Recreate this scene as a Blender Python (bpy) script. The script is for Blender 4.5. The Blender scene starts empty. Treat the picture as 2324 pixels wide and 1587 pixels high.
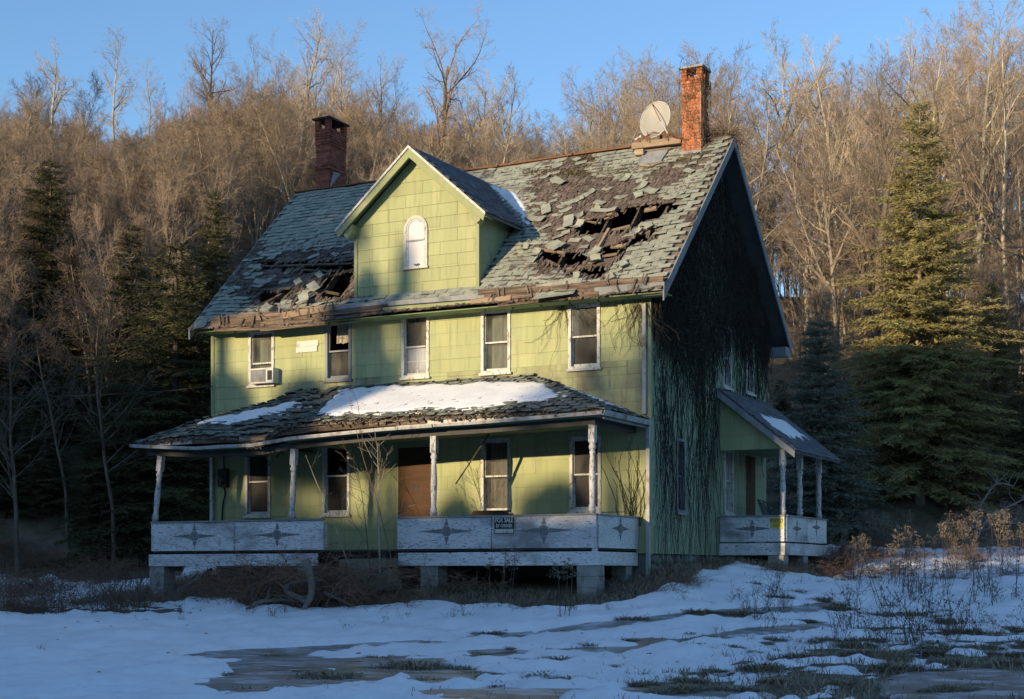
import bpy, bmesh, math, random
import numpy as np
from mathutils import Vector, Matrix, noise

SC = bpy.context.scene
COL = SC.collection
R = math.radians
random.seed(7)

# ------------------------------------------------------------------ camera, sky, sun, exposure
# metres; z = 0 is the eye level of the photographer, x runs right along the house front, y into the picture
HEAD = R(26.94)
CAM = Vector((11.224, -27.947, 0.0))
FPX, CX, HY = 3538.0, 1162.0, 1300.0           # focal length, centre column, horizon row (in a 2324 x 1587 picture)
cam_d = bpy.data.cameras.new('camera')
cam_d.sensor_fit = 'HORIZONTAL'; cam_d.sensor_width = 36.0
cam_d.lens = FPX / 2324 * 36.0
cam_d.shift_y = (HY - 793.5) / 2324
cam_d.clip_start = 0.1; cam_d.clip_end = 3000
cam = bpy.data.objects.new('camera', cam_d); COL.objects.link(cam)
cam.location = CAM; cam.rotation_euler = (R(90), 0, HEAD)
SC.camera = cam

SUN_AZ = R(18.6)          # left of the front wall's normal
SUN_EL = R(9.0)
SUNV = Vector((-math.sin(SUN_AZ) * math.cos(SUN_EL), -math.cos(SUN_AZ) * math.cos(SUN_EL), math.sin(SUN_EL)))
w = bpy.data.worlds.new('World'); SC.world = w; w.use_nodes = True
wn = w.node_tree.nodes; wl = w.node_tree.links
sky = wn.new('ShaderNodeTexSky'); sky.sky_type = 'NISHITA'; sky.sun_disc = False
sky.sun_elevation = R(11.0)
sky.sun_rotation = math.atan2(SUNV.x, SUNV.y)
sky.air_density = 1.0; sky.dust_density = 0.3; sky.ozone_density = 3.4; sky.altitude = 300
wn['Background'].inputs['Strength'].default_value = 0.15
wl.new(sky.outputs['Color'], wn['Background'].inputs['Color'])
sun_d = bpy.data.lights.new('sun', 'SUN'); sun_d.energy = 3.95; sun_d.angle = R(0.55); sun_d.color = (1.0, 0.765, 0.47)
sun = bpy.data.objects.new('sun', sun_d); COL.objects.link(sun)
sun.rotation_euler = (-SUNV).to_track_quat('-Z', 'Y').to_euler()
SC.view_settings.view_transform = 'Standard'; SC.view_settings.look = 'None'
SC.view_settings.exposure = 0.74; SC.view_settings.gamma = 1.0
SC.view_settings.use_curve_mapping = False
SC.render.engine = 'CYCLES'
SC.cycles.use_denoising = True
SC.cycles.max_bounces = 6; SC.cycles.diffuse_bounces = 3; SC.cycles.glossy_bounces = 3
SC.cycles.transparent_max_bounces = 8; SC.cycles.transmission_bounces = 4

# ------------------------------------------------------------------ pixels to directions
RGT = Vector((math.cos(HEAD), math.sin(HEAD), 0)); FWD = Vector((-math.sin(HEAD), math.cos(HEAD), 0))
def ray(px, py): return FWD + RGT * ((px - CX) / FPX) + Vector((0, 0, (HY - py) / FPX))
def at_depth(px, py, d): return CAM + ray(px, py) * d
def on_y(px, py, y=0.0):
    d = ray(px, py); return CAM + d * ((y - CAM.y) / d.y)
def on_x(px, py, x=0.0):
    d = ray(px, py); return CAM + d * ((x - CAM.x) / d.x)
def on_plane(px, py, p0, n):
    d = ray(px, py); return CAM + d * ((p0 - CAM).dot(n) / d.dot(n))
def camxy(p):             # lateral, depth
    v = Vector((p[0] - CAM.x, p[1] - CAM.y, 0)); return v.dot(RGT), v.dot(FWD)
def to_px(p):
    a, d = camxy(p); d = max(d, 0.01); return CX + FPX * a / d, HY - FPX * p[2] / d

def lerp(a, b, t): return a + (b - a) * t
def smooth(a, b, x):
    t = min(1, max(0, (x - a) / (b - a))); return t * t * (3 - 2 * t)
def nz(x, y, z=0.0, s=1.0): return noise.noise(Vector((x * s, y * s, z * s)))
def fbm(x, y, z=0.0, s=1.0, o=3): return noise.fractal(Vector((x * s, y * s, z * s)), 1.0, 2.0, o)
def in_poly(x, y, P):
    c = False; n = len(P); j = n - 1
    for i in range(n):
        if (P[i][1] > y) != (P[j][1] > y) and x < (P[j][0] - P[i][0]) * (y - P[i][1]) / (P[j][1] - P[i][1]) + P[i][0]: c = not c
        j = i
    return c
def poly_dist(x, y, P):
    best = 1e9; n = len(P)
    for i in range(n):
        ax, ay = P[i][:2]; bx, by = P[(i + 1) % n][:2]
        dx, dy = bx - ax, by - ay; t = ((x - ax) * dx + (y - ay) * dy) / max(dx * dx + dy * dy, 1e-9)
        t = min(1, max(0, t)); best = min(best, math.hypot(ax + t * dx - x, ay + t * dy - y))
    return best

# ------------------------------------------------------------------ mesh builder
class MB:
    def __init__(s): s.v = []; s.f = []; s.r = []; s.cur = 0.0
    def add(s, vs, fs):
        o = len(s.v); s.v.extend([tuple(p) for p in vs])
        for f in fs: s.f.append(tuple(i + o for i in f)); s.r.append(s.cur)
    def box(s, x0, x1, y0, y1, z0, z1):
        s.add([(x0, y0, z0), (x1, y0, z0), (x1, y1, z0), (x0, y1, z0), (x0, y0, z1), (x1, y0, z1), (x1, y1, z1), (x0, y1, z1)],
              [(0, 3, 2, 1), (4, 5, 6, 7), (0, 1, 5, 4), (1, 2, 6, 5), (2, 3, 7, 6), (3, 0, 4, 7)])
    def obox(s, M, sx, sy, sz, taper=1.0, jit=0.0):     # centred box in a matrix
        P = []
        for z in (-.5, .5):
            for (x, y) in ((-.5, -.5), (.5, -.5), (.5, .5), (-.5, .5)):
                P.append(M @ Vector((x * sx + random.uniform(-jit, jit), y * sy + random.uniform(-jit, jit), z * sz + random.uniform(-jit, jit))))
        s.add(P, [(0, 3, 2, 1), (4, 5, 6, 7), (0, 1, 5, 4), (1, 2, 6, 5), (2, 3, 7, 6), (3, 0, 4, 7)])
    def beam(s, a, b, wd, ht, up=Vector((0, 0, 1)), jit=0.0):
        a = Vector(a); b = Vector(b); d = b - a; L = d.length
        if L < 1e-6: return
        x = d / L; y = up.cross(x)
        if y.length < 1e-3: y = Vector((0, 1, 0)).cross(x)
        y.normalize(); z = x.cross(y)
        M = Matrix(((x.x, y.x, z.x, 0), (x.y, y.y, z.y, 0), (x.z, y.z, z.z, 0), (0, 0, 0, 1)))
        M.translation = (a + b) / 2
        s.obox(M, L, wd, ht, jit=jit)
    def tube(s, pts, rad, n=5, cap=True):
        o = len(s.v); k = len(pts); pts = [Vector(p) for p in pts]
        u = None
        for i, p in enumerate(pts):
            d = (pts[min(i + 1, k - 1)] - pts[max(i - 1, 0)])
            if d.length < 1e-9: d = Vector((0, 0, 1))
            d.normalize()
            if u is None:
                u = d.cross(Vector((0.31, 0.92, 0.11)));
                if u.length < 1e-3: u = d.cross(Vector((1, 0, 0)))
            else: u = u - d * u.dot(d)
            u.normalize(); v = d.cross(u); r = rad[i] if hasattr(rad, '__len__') else rad
            for j in range(n):
                a = 2 * math.pi * j / n; s.v.append(tuple(p + (u * math.cos(a) + v * math.sin(a)) * r))
        for i in range(k - 1):
            for j in range(n):
                j2 = (j + 1) % n
                s.f.append((o + i * n + j, o + i * n + j2, o + (i + 1) * n + j2, o + (i + 1) * n + j)); s.r.append(s.cur)
        if cap and n > 2:
            s.f.append(tuple(o + j for j in reversed(range(n)))); s.r.append(s.cur)
            s.f.append(tuple(o + (k - 1) * n + j for j in range(n))); s.r.append(s.cur)
    def lathe(s, c, prof, n=10):       # prof: (r, z)
        s.tube([Vector((c[0], c[1], c[2] + z)) for r, z in prof], [r for r, z in prof], n)
    def prism(s, P, off):              # polygon P (3d points) extruded by vector off
        n = len(P); A = [Vector(p) for p in P]; B = [p + Vector(off) for p in A]
        s.add(A + B, [tuple(reversed(range(n))), tuple(range(n, 2 * n))] + [(i, (i + 1) % n, n + (i + 1) % n, n + i) for i in range(n)])
    def mesh(s, name, smooth_=False):
        me = bpy.data.meshes.new(name); me.from_pydata(s.v, [], s.f)
        if any(s.r):
            at = me.attributes.new('rnd', 'FLOAT', 'FACE'); at.data.foreach_set('value', np.array(s.r, dtype=np.float32))
        if smooth_: me.polygons.foreach_set('use_smooth', [True] * len(me.polygons))
        me.update(); return me
    def build(s, name, mat, parent=None, smooth_=False):
        return link(name, s.mesh(name, smooth_), mat, parent)

def link(name, me, mat=None, parent=None):
    if mat is not None and not me.materials: me.materials.append(mat)
    o = bpy.data.objects.new(name, me); COL.objects.link(o)
    if parent is not None: child(o, parent)
    return o
def child(o, p):
    o.parent = p
    if p.type == 'EMPTY': o.matrix_parent_inverse = Matrix.Translation(-Vector(p.location))
def tag(o, label=None, cat=None, group=None, kind=None):
    if label: o['label'] = label
    if cat: o['category'] = cat
    if group: o['group'] = group
    if kind: o['kind'] = kind
    return o
def empty(name, loc, label=None, cat=None, group=None):
    o = bpy.data.objects.new(name, None); COL.objects.link(o); o.location = loc; o.empty_display_size = 0.2
    return tag(o, label, cat, group)
def place_copy(proto, loc, rz=0, sc=1.0, label=None, group=None, tilt=None):
    """copy of a thing (an Empty or a mesh at the origin) with its parts"""
    r = proto.copy(); COL.objects.link(r); r.location = loc; r.rotation_euler = (tilt[0] if tilt else 0, tilt[1] if tilt else 0, rz)
    r.scale = (sc, sc, sc) if not hasattr(sc, '__len__') else sc
    if label: r['label'] = label
    if group: r['group'] = group
    for ch in proto.children:
        c = ch.copy(); COL.objects.link(c); c.parent = r
    return r

# ------------------------------------------------------------------ materials
def mat(name, cols, scale=3.0, rough=0.85, bump=0.0, bscale=40.0, stretch=(1, 1, 1), rnd=0.0, contrast=1.0, spec=0.25,
        grime=None, coords='pos', sat=0.0, layer=None, hue=0.0):
    """cols: list of colours blended by noise; rnd: brightness spread per piece (object random + face attribute);
    grime: (colour, scale, low, high, stretch) ; layer: same as grime, second stain"""
    m = bpy.data.materials.new(name); m.use_nodes = True; nt = m.node_tree; N = nt.nodes; L = nt.links
    b = N['Principled BSDF']; b.inputs['Roughness'].default_value = rough
    b.inputs['Specular IOR Level'].default_value = spec
    g = N.new('ShaderNodeNewGeometry') if coords == 'pos' else N.new('ShaderNodeTexCoord')
    src = g.outputs['Position'] if coords == 'pos' else g.outputs['Object']
    def tex(sc_, st, det=4.0, rgh=0.6):
        mp = N.new('ShaderNodeMapping'); mp.inputs['Scale'].default_value = st; L.new(src, mp.inputs['Vector'])
        t = N.new('ShaderNodeTexNoise'); t.inputs['Scale'].default_value = sc_; t.inputs['Detail'].default_value = det; t.inputs['Roughness'].default_value = rgh
        L.new(mp.outputs['Vector'], t.inputs['Vector']); return t.outputs['Fac']
    f = tex(scale, stretch)
    cr = N.new('ShaderNodeValToRGB'); e = cr.color_ramp.elements
    lo, hi = 0.5 - 0.28 / contrast, 0.5 + 0.28 / contrast
    k = len(cols)
    e[0].position = lo; e[0].color = (*cols[0], 1)
    if k == 1: e[1].color = (*cols[0], 1)
    else:
        e[1].position = hi; e[1].color = (*cols[-1], 1)
        for i in range(1, k - 1):
            q = e.new(lo + (hi - lo) * i / (k - 1)); q.color = (*cols[i], 1)
    L.new(f, cr.inputs['Fac']); col = cr.outputs['Color']
    if rnd > 0:
        oi = N.new('ShaderNodeObjectInfo'); at = N.new('ShaderNodeAttribute'); at.attribute_name = 'rnd'
        ad = N.new('ShaderNodeMath'); ad.operation = 'ADD'; L.new(oi.outputs['Random'], ad.inputs[0]); L.new(at.outputs['Fac'], ad.inputs[1])
        fr = N.new('ShaderNodeMath'); fr.operation = 'FRACT'; L.new(ad.outputs[0], fr.inputs[0])
        mr = N.new('ShaderNodeMapRange'); mr.inputs['To Min'].default_value = 1 - rnd; mr.inputs['To Max'].default_value = 1 + rnd * 0.6
        L.new(fr.outputs[0], mr.inputs['Value'])
        hs = N.new('ShaderNodeHueSaturation'); L.new(col, hs.inputs['Color']); L.new(mr.outputs['Result'], hs.inputs['Value'])
        if hue:
            m2 = N.new('ShaderNodeMath'); m2.operation = 'MULTIPLY'; m2.inputs[1].default_value = 7.31; L.new(fr.outputs[0], m2.inputs[0])
            f2 = N.new('ShaderNodeMath'); f2.operation = 'FRACT'; L.new(m2.outputs[0], f2.inputs[0])
            mh = N.new('ShaderNodeMapRange'); mh.inputs['To Min'].default_value = 0.5 - hue; mh.inputs['To Max'].default_value = 0.5 + hue
            L.new(f2.outputs[0], mh.inputs['Value']); L.new(mh.outputs['Result'], hs.inputs['Hue'])
        col = hs.outputs['Color']
    for st in (grime, layer):
        if st:
            c2, s2, l2, h2, st2 = st
            t = tex(s2, st2, 6.0, 0.65)
            mr = N.new('ShaderNodeMapRange'); mr.inputs['From Min'].default_value = l2; mr.inputs['From Max'].default_value = h2; L.new(t, mr.inputs['Value'])
            mx = N.new('ShaderNodeMix'); mx.data_type = 'RGBA'; L.new(mr.outputs['Result'], mx.inputs['Factor'])
            L.new(col, mx.inputs['A']); mx.inputs['B'].default_value = (*c2, 1); col = mx.outputs['Result']
    L.new(col, b.inputs['Base Color'])
    if bump:
        t = tex(bscale, stretch); bp = N.new('ShaderNodeBump'); bp.inputs['Strength'].default_value = bump; bp.inputs['Distance'].default_value = 0.02
        L.new(t, bp.inputs['Height']); L.new(bp.outputs['Normal'], b.inputs['Normal'])
    return m

MAT = {}
MAT['siding'] = mat('siding_paint', [(.29, .325, .165), (.345, .37, .19), (.39, .405, .21)], .9, .75, .2, 60, (3, 3, .35), rnd=.07, hue=.006,
                    grime=((.15, .15, .085), 2.2, .58, .9, (2.5, 2.5, .3)), layer=((.22, .24, .14), 11, .52, .78, (1, 1, .07)))
MAT['siding_shade'] = mat('siding_paint_shaded', [(.20, .28, .185), (.255, .335, .215), (.30, .37, .235)], .9, .75, .25, 60, (3, 3, .35), rnd=.05, hue=.004,
                    grime=((.10, .12, .09), 2.2, .52, .8, (2.5, 2.5, .3)))  # darker, greener copy of the siding; the gable's shade is put into the colour
MAT['trim'] = mat('green_trim', [(.23, .265, .13), (.31, .335, .18)], 3, .7, .2, 50, grime=((.34, .30, .22), 6, .55, .7, (1, 1, 1)))
MAT['sheath'] = mat('sheathing', [(.05, .045, .04), (.09, .08, .065)], 4, .95)
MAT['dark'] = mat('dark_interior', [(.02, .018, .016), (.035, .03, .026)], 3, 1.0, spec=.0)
MAT['white'] = mat('white_paint', [(.40, .40, .37), (.52, .52, .48), (.60, .60, .56)], 5, .6, .25, 90, rnd=.08,
                   grime=((.24, .21, .18), 18, .55, .62, (1, 1, .5)))
MAT['peel'] = mat('peeling_paint', [(.50, .51, .51), (.64, .65, .65), (.70, .71, .70)], 2.2, .75, .4, 70, (.5, .5, 1.6), rnd=.12,
                  grime=((.15, .14, .13), 38, .57, .61, (.35, .35, 1.7)), layer=((.24, .235, .23), 1.3, .50, .66, (.6, .6, 1.2)))
MAT['post'] = mat('post_paint', [(.40, .41, .41), (.58, .58, .57)], 6, .7, .4, 80, (1, 1, .3), grime=((.16, .15, .14), 30, .52, .6, (1, 1, .35)))
MAT['metal'] = mat('gutter_metal', [(.28, .29, .30), (.42, .42, .41)], 4, .55, .1, 40, spec=.4, grime=((.17, .13, .09), 6, .50, .66, (1, 1, .6)))
MAT['wood'] = mat('weathered_wood', [(.065, .05, .04), (.15, .112, .082), (.27, .205, .15)], 9, .9, .8, 70, (.16, 1.6, 2.6), rnd=.35, contrast=1.6,
                  grime=((.06, .045, .035), 20, .55, .65, (.2, 1.5, 1.5)))
MAT['fresh'] = mat('split_wood', [(.24, .175, .115), (.40, .30, .20)], 8, .85, .5, 60, (.4, 2, 2), rnd=.25)
MAT['greywood'] = mat('grey_board', [(.13, .14, .15), (.24, .25, .26), (.30, .31, .31)], 6, .85, .5, 60, (1, .5, .5), rnd=.15)
MAT['shingle'] = mat('asphalt_shingle', [(.20, .22, .19), (.30, .32, .27), (.38, .40, .33)], 6, .95, .5, 220, rnd=.12, hue=.01,
                     grime=((.09, .08, .06), 4, .56, .78, (1, 1, 1)), layer=((.34, .35, .31), 23, .62, .75, (1, 1, 1)))
MAT['shake'] = mat('wood_shake', [(.095, .08, .068), (.155, .125, .105), (.215, .178, .148)], 9, .95, .6, 90, (3, 1, 1), rnd=.4, hue=.015,
                   grime=((.05, .04, .032), 12, .55, .7, (2, .6, .6)))
MAT['slate'] = mat('dormer_shingle', [(.10, .11, .125), (.16, .17, .185)], 6, .9, .3, 120, rnd=.25)
MAT['brick_r'] = mat('orange_brick', [(.37, .125, .06), (.47, .165, .075), (.53, .21, .10)], 9, .9, .4, 120, rnd=.3, grime=((.22, .10, .06), 14, .58, .75, (1, 1, 1)))
MAT['brick_l'] = mat('dark_brick', [(.17, .055, .04), (.27, .08, .05), (.33, .11, .07)], 9, .9, .4, 120, rnd=.35, grime=((.05, .03, .03), 7, .52, .7, (1, 1, 1)))
MAT['mortar'] = mat('mortar', [(.34, .30, .25), (.45, .41, .35)], 10, .95, .3, 80)
MAT['concrete'] = mat('concrete', [(.20, .20, .19), (.30, .30, .28), (.36, .36, .33)], 3, .9, .4, 60, rnd=.1, grime=((.12, .12, .10), 5, .52, .7, (1, 1, .5)))
MAT['stone'] = mat('field_stone', [(.10, .11, .09), (.18, .185, .15), (.15, .20, .10)], 4, .95, .5, 50, rnd=.35)
MAT['ply'] = mat('plywood', [(.05, .027, .015), (.075, .04, .021), (.09, .05, .026)], 3, .8, .3, 50, (.4, 1, 3), grime=((.10, .05, .03), 9, .58, .7, (.4, 1, 2)))
MAT['black'] = mat('black_paint', [(.012, .012, .012), (.02, .02, .02)], 5, .6)
MAT['curtain'] = mat('curtain_cloth', [(.20, .22, .19), (.38, .40, .34)], 7, .95, .4, 30, (6, 6, .6))
MAT['blind'] = mat('torn_blind', [(.30, .27, .22), (.44, .41, .34)], 6, .95, .3, 30, grime=((.12, .10, .08), 8, .55, .7, (1, 1, 1)))
MAT['snow'] = mat('snow_surface', [(.70, .72, .745), (.80, .815, .84), (.86, .87, .89)], 1.5, .6, .55, 22, spec=.3, grime=((.55, .54, .52), 7, .60, .85, (1, 1, 1)))
MAT['plastic'] = mat('aged_plastic', [(.48, .48, .45), (.58, .58, .54)], 4, .5, grime=((.25, .22, .18), 9, .56, .7, (1, 1, 1)))
MAT['dish'] = mat('dish_paint', [(.30, .29, .26), (.37, .36, .32)], 2, .5, grime=((.45, .25, .13), 3, .60, .75, (1, 1, 1)))
MAT['rust'] = mat('rusty_steel', [(.13, .055, .03), (.24, .10, .05)], 12, .8, .3, 60)
MAT['yellow'] = mat('faded_yellow', [(.48, .42, .08), (.58, .52, .12)], 6, .7)
MAT['moss'] = mat('roof_moss', [(.05, .045, .02), (.09, .08, .03), (.12, .10, .04)], 12, 1.0, .6, 60)
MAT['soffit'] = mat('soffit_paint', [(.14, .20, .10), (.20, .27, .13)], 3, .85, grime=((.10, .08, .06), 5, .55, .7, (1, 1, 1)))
MAT['ice'] = mat('frozen_puddle', [(.09, .08, .068), (.16, .145, .125), (.22, .21, .20), (.36, .38, .40)], 1.5, .34, .25, 9, (.8, .8, 1), spec=.5, contrast=1.4, grime=((.50, .53, .57), 2.6, .50, .63, (.7, 1.0, 1)), layer=((.06, .055, .045), 6, .60, .72, (.6, 1, 1)))

def glass(name, dirt, dirt_col, lo, hi, scale=4.0, stretch=(1, 1, .5), seed=0.0):
    m = bpy.data.materials.new(name); m.use_nodes = True; nt = m.node_tree; N = nt.nodes; L = nt.links
    out = N['Material Output']; b = N['Principled BSDF']
    b.inputs['Base Color'].default_value = (*dirt_col, 1); b.inputs['Roughness'].default_value = .6
    tr = N.new('ShaderNodeBsdfTransparent'); tr.inputs['Color'].default_value = (.75, .78, .76, 1)
    gl = N.new('ShaderNodeBsdfGlossy'); gl.inputs['Roughness'].default_value = .03; gl.inputs['Color'].default_value = (.9, .9, .9, 1)
    fr = N.new('ShaderNodeFresnel'); fr.inputs['IOR'].default_value = 1.5
    m1 = N.new('ShaderNodeMixShader'); L.new(fr.outputs[0], m1.inputs[0]); L.new(tr.outputs[0], m1.inputs[1]); L.new(gl.outputs[0], m1.inputs[2])
    g = N.new('ShaderNodeNewGeometry'); mp = N.new('ShaderNodeMapping'); mp.inputs['Scale'].default_value = stretch; mp.inputs['Location'].default_value = (seed, seed, seed)
    L.new(g.outputs['Position'], mp.inputs['Vector'])
    t = N.new('ShaderNodeTexNoise'); t.inputs['Scale'].default_value = scale; t.inputs['Detail'].default_value = 6; L.new(mp.outputs['Vector'], t.inputs['Vector'])
    mr = N.new('ShaderNodeMapRange'); mr.inputs['From Min'].default_value = lo; mr.inputs['From Max'].default_value = hi
    mr.inputs['To Min'].default_value = dirt * .25; mr.inputs['To Max'].default_value = dirt; L.new(t.outputs['Fac'], mr.inputs['Value'])
    m2 = N.new('ShaderNodeMixShader'); L.new(mr.outputs['Result'], m2.inputs[0]); L.new(m1.outputs[0], m2.inputs[1]); L.new(b.outputs[0], m2.inputs[2])
    L.new(m2.outputs[0], out.inputs['Surface'])
    return m
MAT['glass'] = glass('dirty_glass', .45, (.16, .16, .13), .35, .7)
MAT['glass_screen'] = glass('screened_glass', .55, (.055, .05, .045), .2, .6)
MAT['glass_mist'] = glass('misty_glass', .85, (.45, .46, .46), .3, .65, 3.0)
# ================================================================== THE GROUND
H2 = Vector((-math.sin(SUN_AZ), -math.cos(SUN_AZ), 0)); P2 = Vector((math.cos(SUN_AZ), -math.sin(SUN_AZ), 0))
HC = Vector((-5.2, 0, 0))
_ctl = []
for (px, py, d) in [(100, 1404, 29), (340, 1376, 31), (0, 1345, 37), (300, 1325, 38), (100, 1262, 46), (600, 1262, 46), (600, 1392, 29.2), (800, 1392, 28.6),
                    (980, 1362, 29.3), (1160, 1452, 25), (700, 1484, 24.2), (300, 1500, 23), (1500, 1400, 26), (1700, 1385, 27.5), (2000, 1400, 27), (2324, 1400, 27),
                    (2000, 1332, 33), (1950, 1252, 44), (2300, 1242, 44), (2324, 1312, 34), (1600, 1332, 29), (1400, 1374, 27.6), (1850, 1318, 33)]:
    p = at_depth(px, py, d); a, dd = camxy(p); _ctl.append((a, dd, p.z))
for (a, d, z) in [(-6, 13, -1.35), (0, 13, -1.35), (6, 13, -1.35), (-5, 17.5, -1.3), (0, 17.5, -1.3), (5, 17.5, -1.27), (-3, 21, -1.26), (1, 21, -1.24), (6, 21, -1.12), (0, 5, -1.5), (-14, 20, -1.25), (14, 20, -1.1), (-20, 38, -.3), (20, 38, .3)]:
    _ctl.append((a, d, z))
for (x, y, z) in [(0, 0, -.06), (1.4, 4, .06), (1.4, 7, .25), (-10.5, 0, -.12), (-10.5, 7.2, .4), (-5, 9, .6), (.5, 9, .5), (-5, 3, 0), (-.4, -1.9, -.53), (-3.8, -1.9, -.42), (-7, -1.9, -.46), (-10.4, -1.9, -.5), (-5, 0, -.1)]:
    a, d = camxy((x, y)); _ctl.append((a, d, z))
_ctl = np.array(_ctl)
def _phi(r): return r * r * np.log(np.maximum(r, 1e-6))
def _solve():
    n = len(_ctl); A = np.zeros((n + 3, n + 3)); P = _ctl[:, :2]
    r = np.hypot(P[:, None, 0] - P[None, :, 0], P[:, None, 1] - P[None, :, 1]); A[:n, :n] = _phi(r) + np.eye(n) * 0.4
    A[:n, n] = 1; A[:n, n + 1:] = P; A[n, :n] = 1; A[n + 1:, :n] = P.T
    b = np.zeros(n + 3); b[:n] = _ctl[:, 2]; return np.linalg.solve(A, b)
_lam = _solve()
def np_smooth(a, b, x):
    t = np.clip((x - a) / (b - a), 0, 1); return t * t * (3 - 2 * t)
def base_z(a, d):
    """smooth ground height at lateral a, depth d (numpy)"""
    a = np.asarray(a, float); d = np.asarray(d, float)
    ac = np.clip(a, -19, 19); dc = np.clip(d, 5, 46)
    z = np.full(a.shape, _lam[-3]) + _lam[-2] * ac + _lam[-1] * dc
    for (ca, cd, _), l in zip(_ctl, _lam[:-3]): z = z + l * _phi(np.hypot(ac - ca, dc - cd))
    # wooded hill behind the house
    ang = a / np.maximum(d, 20)
    hh = np.interp(ang, [-.45, -.33, -.16, 0, .15, .33, .5], [25, 24.5, 21.5, 17, 15, 14.5, 15])
    t = np.clip((d - 43) / 52, 0, 1); z = z + hh * (1 - (1 - t) ** 1.8) * np_smooth(0, .12, t)
    z = z - np_smooth(110, 260, d) * 12
    # unseen rise behind the camera, towards the sun, shaped to shade yard and porch
    wx = CAM.x + RGT.x * a + FWD.x * d; wy = CAM.y + RGT.y * a + FWD.y * d
    q = (wx - HC.x) * H2.x + (wy - HC.y) * H2.y; p = (wx - HC.x) * P2.x + (wy - HC.y) * P2.y
    top = np.interp(p, [-90, -45, -15, -10, -6.6, 5.3, 6.3, 30, 60], [18.5, 18.0, 17.0, 15.5, 11.9, 11.6, 14.1, 14.6, 14.4])
    k = np_smooth(44, 66, q) * (1 - np_smooth(80, 160, q)); z = z * (1 - k) + top * k
    return z
_ga = np.arange(-140, 140.1, .5); _GA, _GD = np.meshgrid(_ga, _ga); _GZ = base_z(_GA, _GD)
def ground(x, y):
    a, d = camxy((x, y)); u = min(max((a + 140) * 2, 0), 559.0); v = min(max((d + 140) * 2, 0), 559.0); i, j = int(v), int(u); fu, fv = u - j, v - i
    return float((_GZ[i, j] * (1 - fu) + _GZ[i, j + 1] * fu) * (1 - fv) + (_GZ[i + 1, j] * (1 - fu) + _GZ[i + 1, j + 1] * fu) * fv)
def axis(lo, hi, f0, f1, step, grow=1.25):
    mid = list(np.arange(f0, f1 + 1e-6, step)); out = mid[:]
    s = step; v = f1
    while v < hi: s *= grow; v += s; out.append(v)
    s = step; v = f0; pre = []
    while v > lo: s *= grow; v -= s; pre.append(v)
    return np.array(pre[::-1] + out)
def grid_noise(A, D, s, o=3, off=0.0):
    return np.array([[noise.fractal(Vector((x * s + off, y * s, off)), 1.0, 2.0, o) for x, y in zip(ra, rd)] for ra, rd in zip(A, D)])
def grid_obj(name, A, D, Z, material, keep=None):
    WX = CAM.x + RGT.x * A + FWD.x * D; WY = CAM.y + RGT.y * A + FWD.y * D
    n, m = A.shape; V = np.stack([WX, WY, Z], -1).reshape(-1, 3)
    idx = np.arange(n * m).reshape(n, m)
    F = np.stack([idx[:-1, :-1], idx[:-1, 1:], idx[1:, 1:], idx[1:, :-1]], -1).reshape(-1, 4)
    if keep is not None:
        F = F[keep[F].any(1)]; used = np.unique(F); mp = -np.ones(n * m, int); mp[used] = np.arange(len(used)); V = V[used]; F = mp[F]
    me = bpy.data.meshes.new(name); me.from_pydata(V.tolist(), [], F.tolist()); me.polygons.foreach_set('use_smooth', [True] * len(me.polygons)); me.update()
    return link(name, me, material)

MAT['ground'] = mat('matted_grass', [(.06, .05, .034), (.11, .09, .06), (.17, .145, .10), (.13, .12, .08)], 1.6, 1.0, .8, 30,
                    grime=((.10, .065, .04), .6, .5, .65, (1, 1, 1)), layer=((.17, .155, .115), 9, .56, .72, (1, 1, 1)))
ax_a = axis(-420, 420, -17.4, 17.4, .30); ax_d = axis(-330, 900, 12, 47, .25)
GA, GD = np.meshgrid(ax_a, ax_d)
near = ((GD > 10) & (GD < 50) & (np.abs(GA) < 19))
MIC = np.zeros(GA.shape)
for i in range(GA.shape[0]):
    for j in range(GA.shape[1]):
        if near[i, j]: MIC[i, j] = .06 * noise.fractal(Vector((GA[i, j] * .9, GD[i, j] * .9, 3)), 1, 2, 3)
        else: MIC[i, j] = .35 * noise.noise(Vector((GA[i, j] * .11, GD[i, j] * .11, 5)))
tag(grid_obj('ground', GA, GD, base_z(GA, GD) + MIC, MAT['ground']), kind='structure')

def seg_dist(x, y, pts):
    b = 1e9
    for (ax_, ay), (bx, by) in zip(pts[:-1], pts[1:]):
        dx, dy = bx - ax_, by - ay; t = max(0, min(1, ((x - ax_) * dx + (y - ay) * dy) / (dx * dx + dy * dy)))
        b = min(b, math.hypot(ax_ + t * dx - x, (ay + t * dy - y) * 3.2))
    return b
CHAN = [(430, 1494), (600, 1486), (760, 1478), (950, 1465), (1160, 1449), (1330, 1430), (1500, 1410), (1640, 1396), (1780, 1390), (1900, 1378)]
CHAN2 = [(1250, 1482), (1420, 1478), (1560, 1460), (1700, 1436), (1860, 1425)]
PUD = [(640, 1510, 200, 24), (885, 1516, 200, 28), (750, 1550, 180, 22), (540, 1558, 140, 24), (1030, 1542, 120, 18), (1180, 1580, 260, 16), (1470, 1462, 90, 12), (1500, 1578, 240, 14), (2200, 1560, 200, 40), (1120, 1486, 110, 12)]
def wetness(px, py):
    v = -1.0
    for (cx, cy, rx, ry) in PUD: v = max(v, 1 - math.hypot((px - cx) / rx, (py - cy) / ry))
    v = max(v, 1 - seg_dist(px, py, CHAN) / 36, 1 - seg_dist(px, py, CHAN2) / 26)
    return v
def house_dist(x, y):    # distance outside the footprint (porches included)
    def box(x0, x1, y0, y1): return math.hypot(max(x0 - x, 0, x - x1), max(y0 - y, 0, y - y1))
    return min(box(-10.6, -.2, -2.0, 7.3), box(-10.5, 0, 0, 7.3), box(0, 1.5, 3.9, 7.2))
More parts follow.
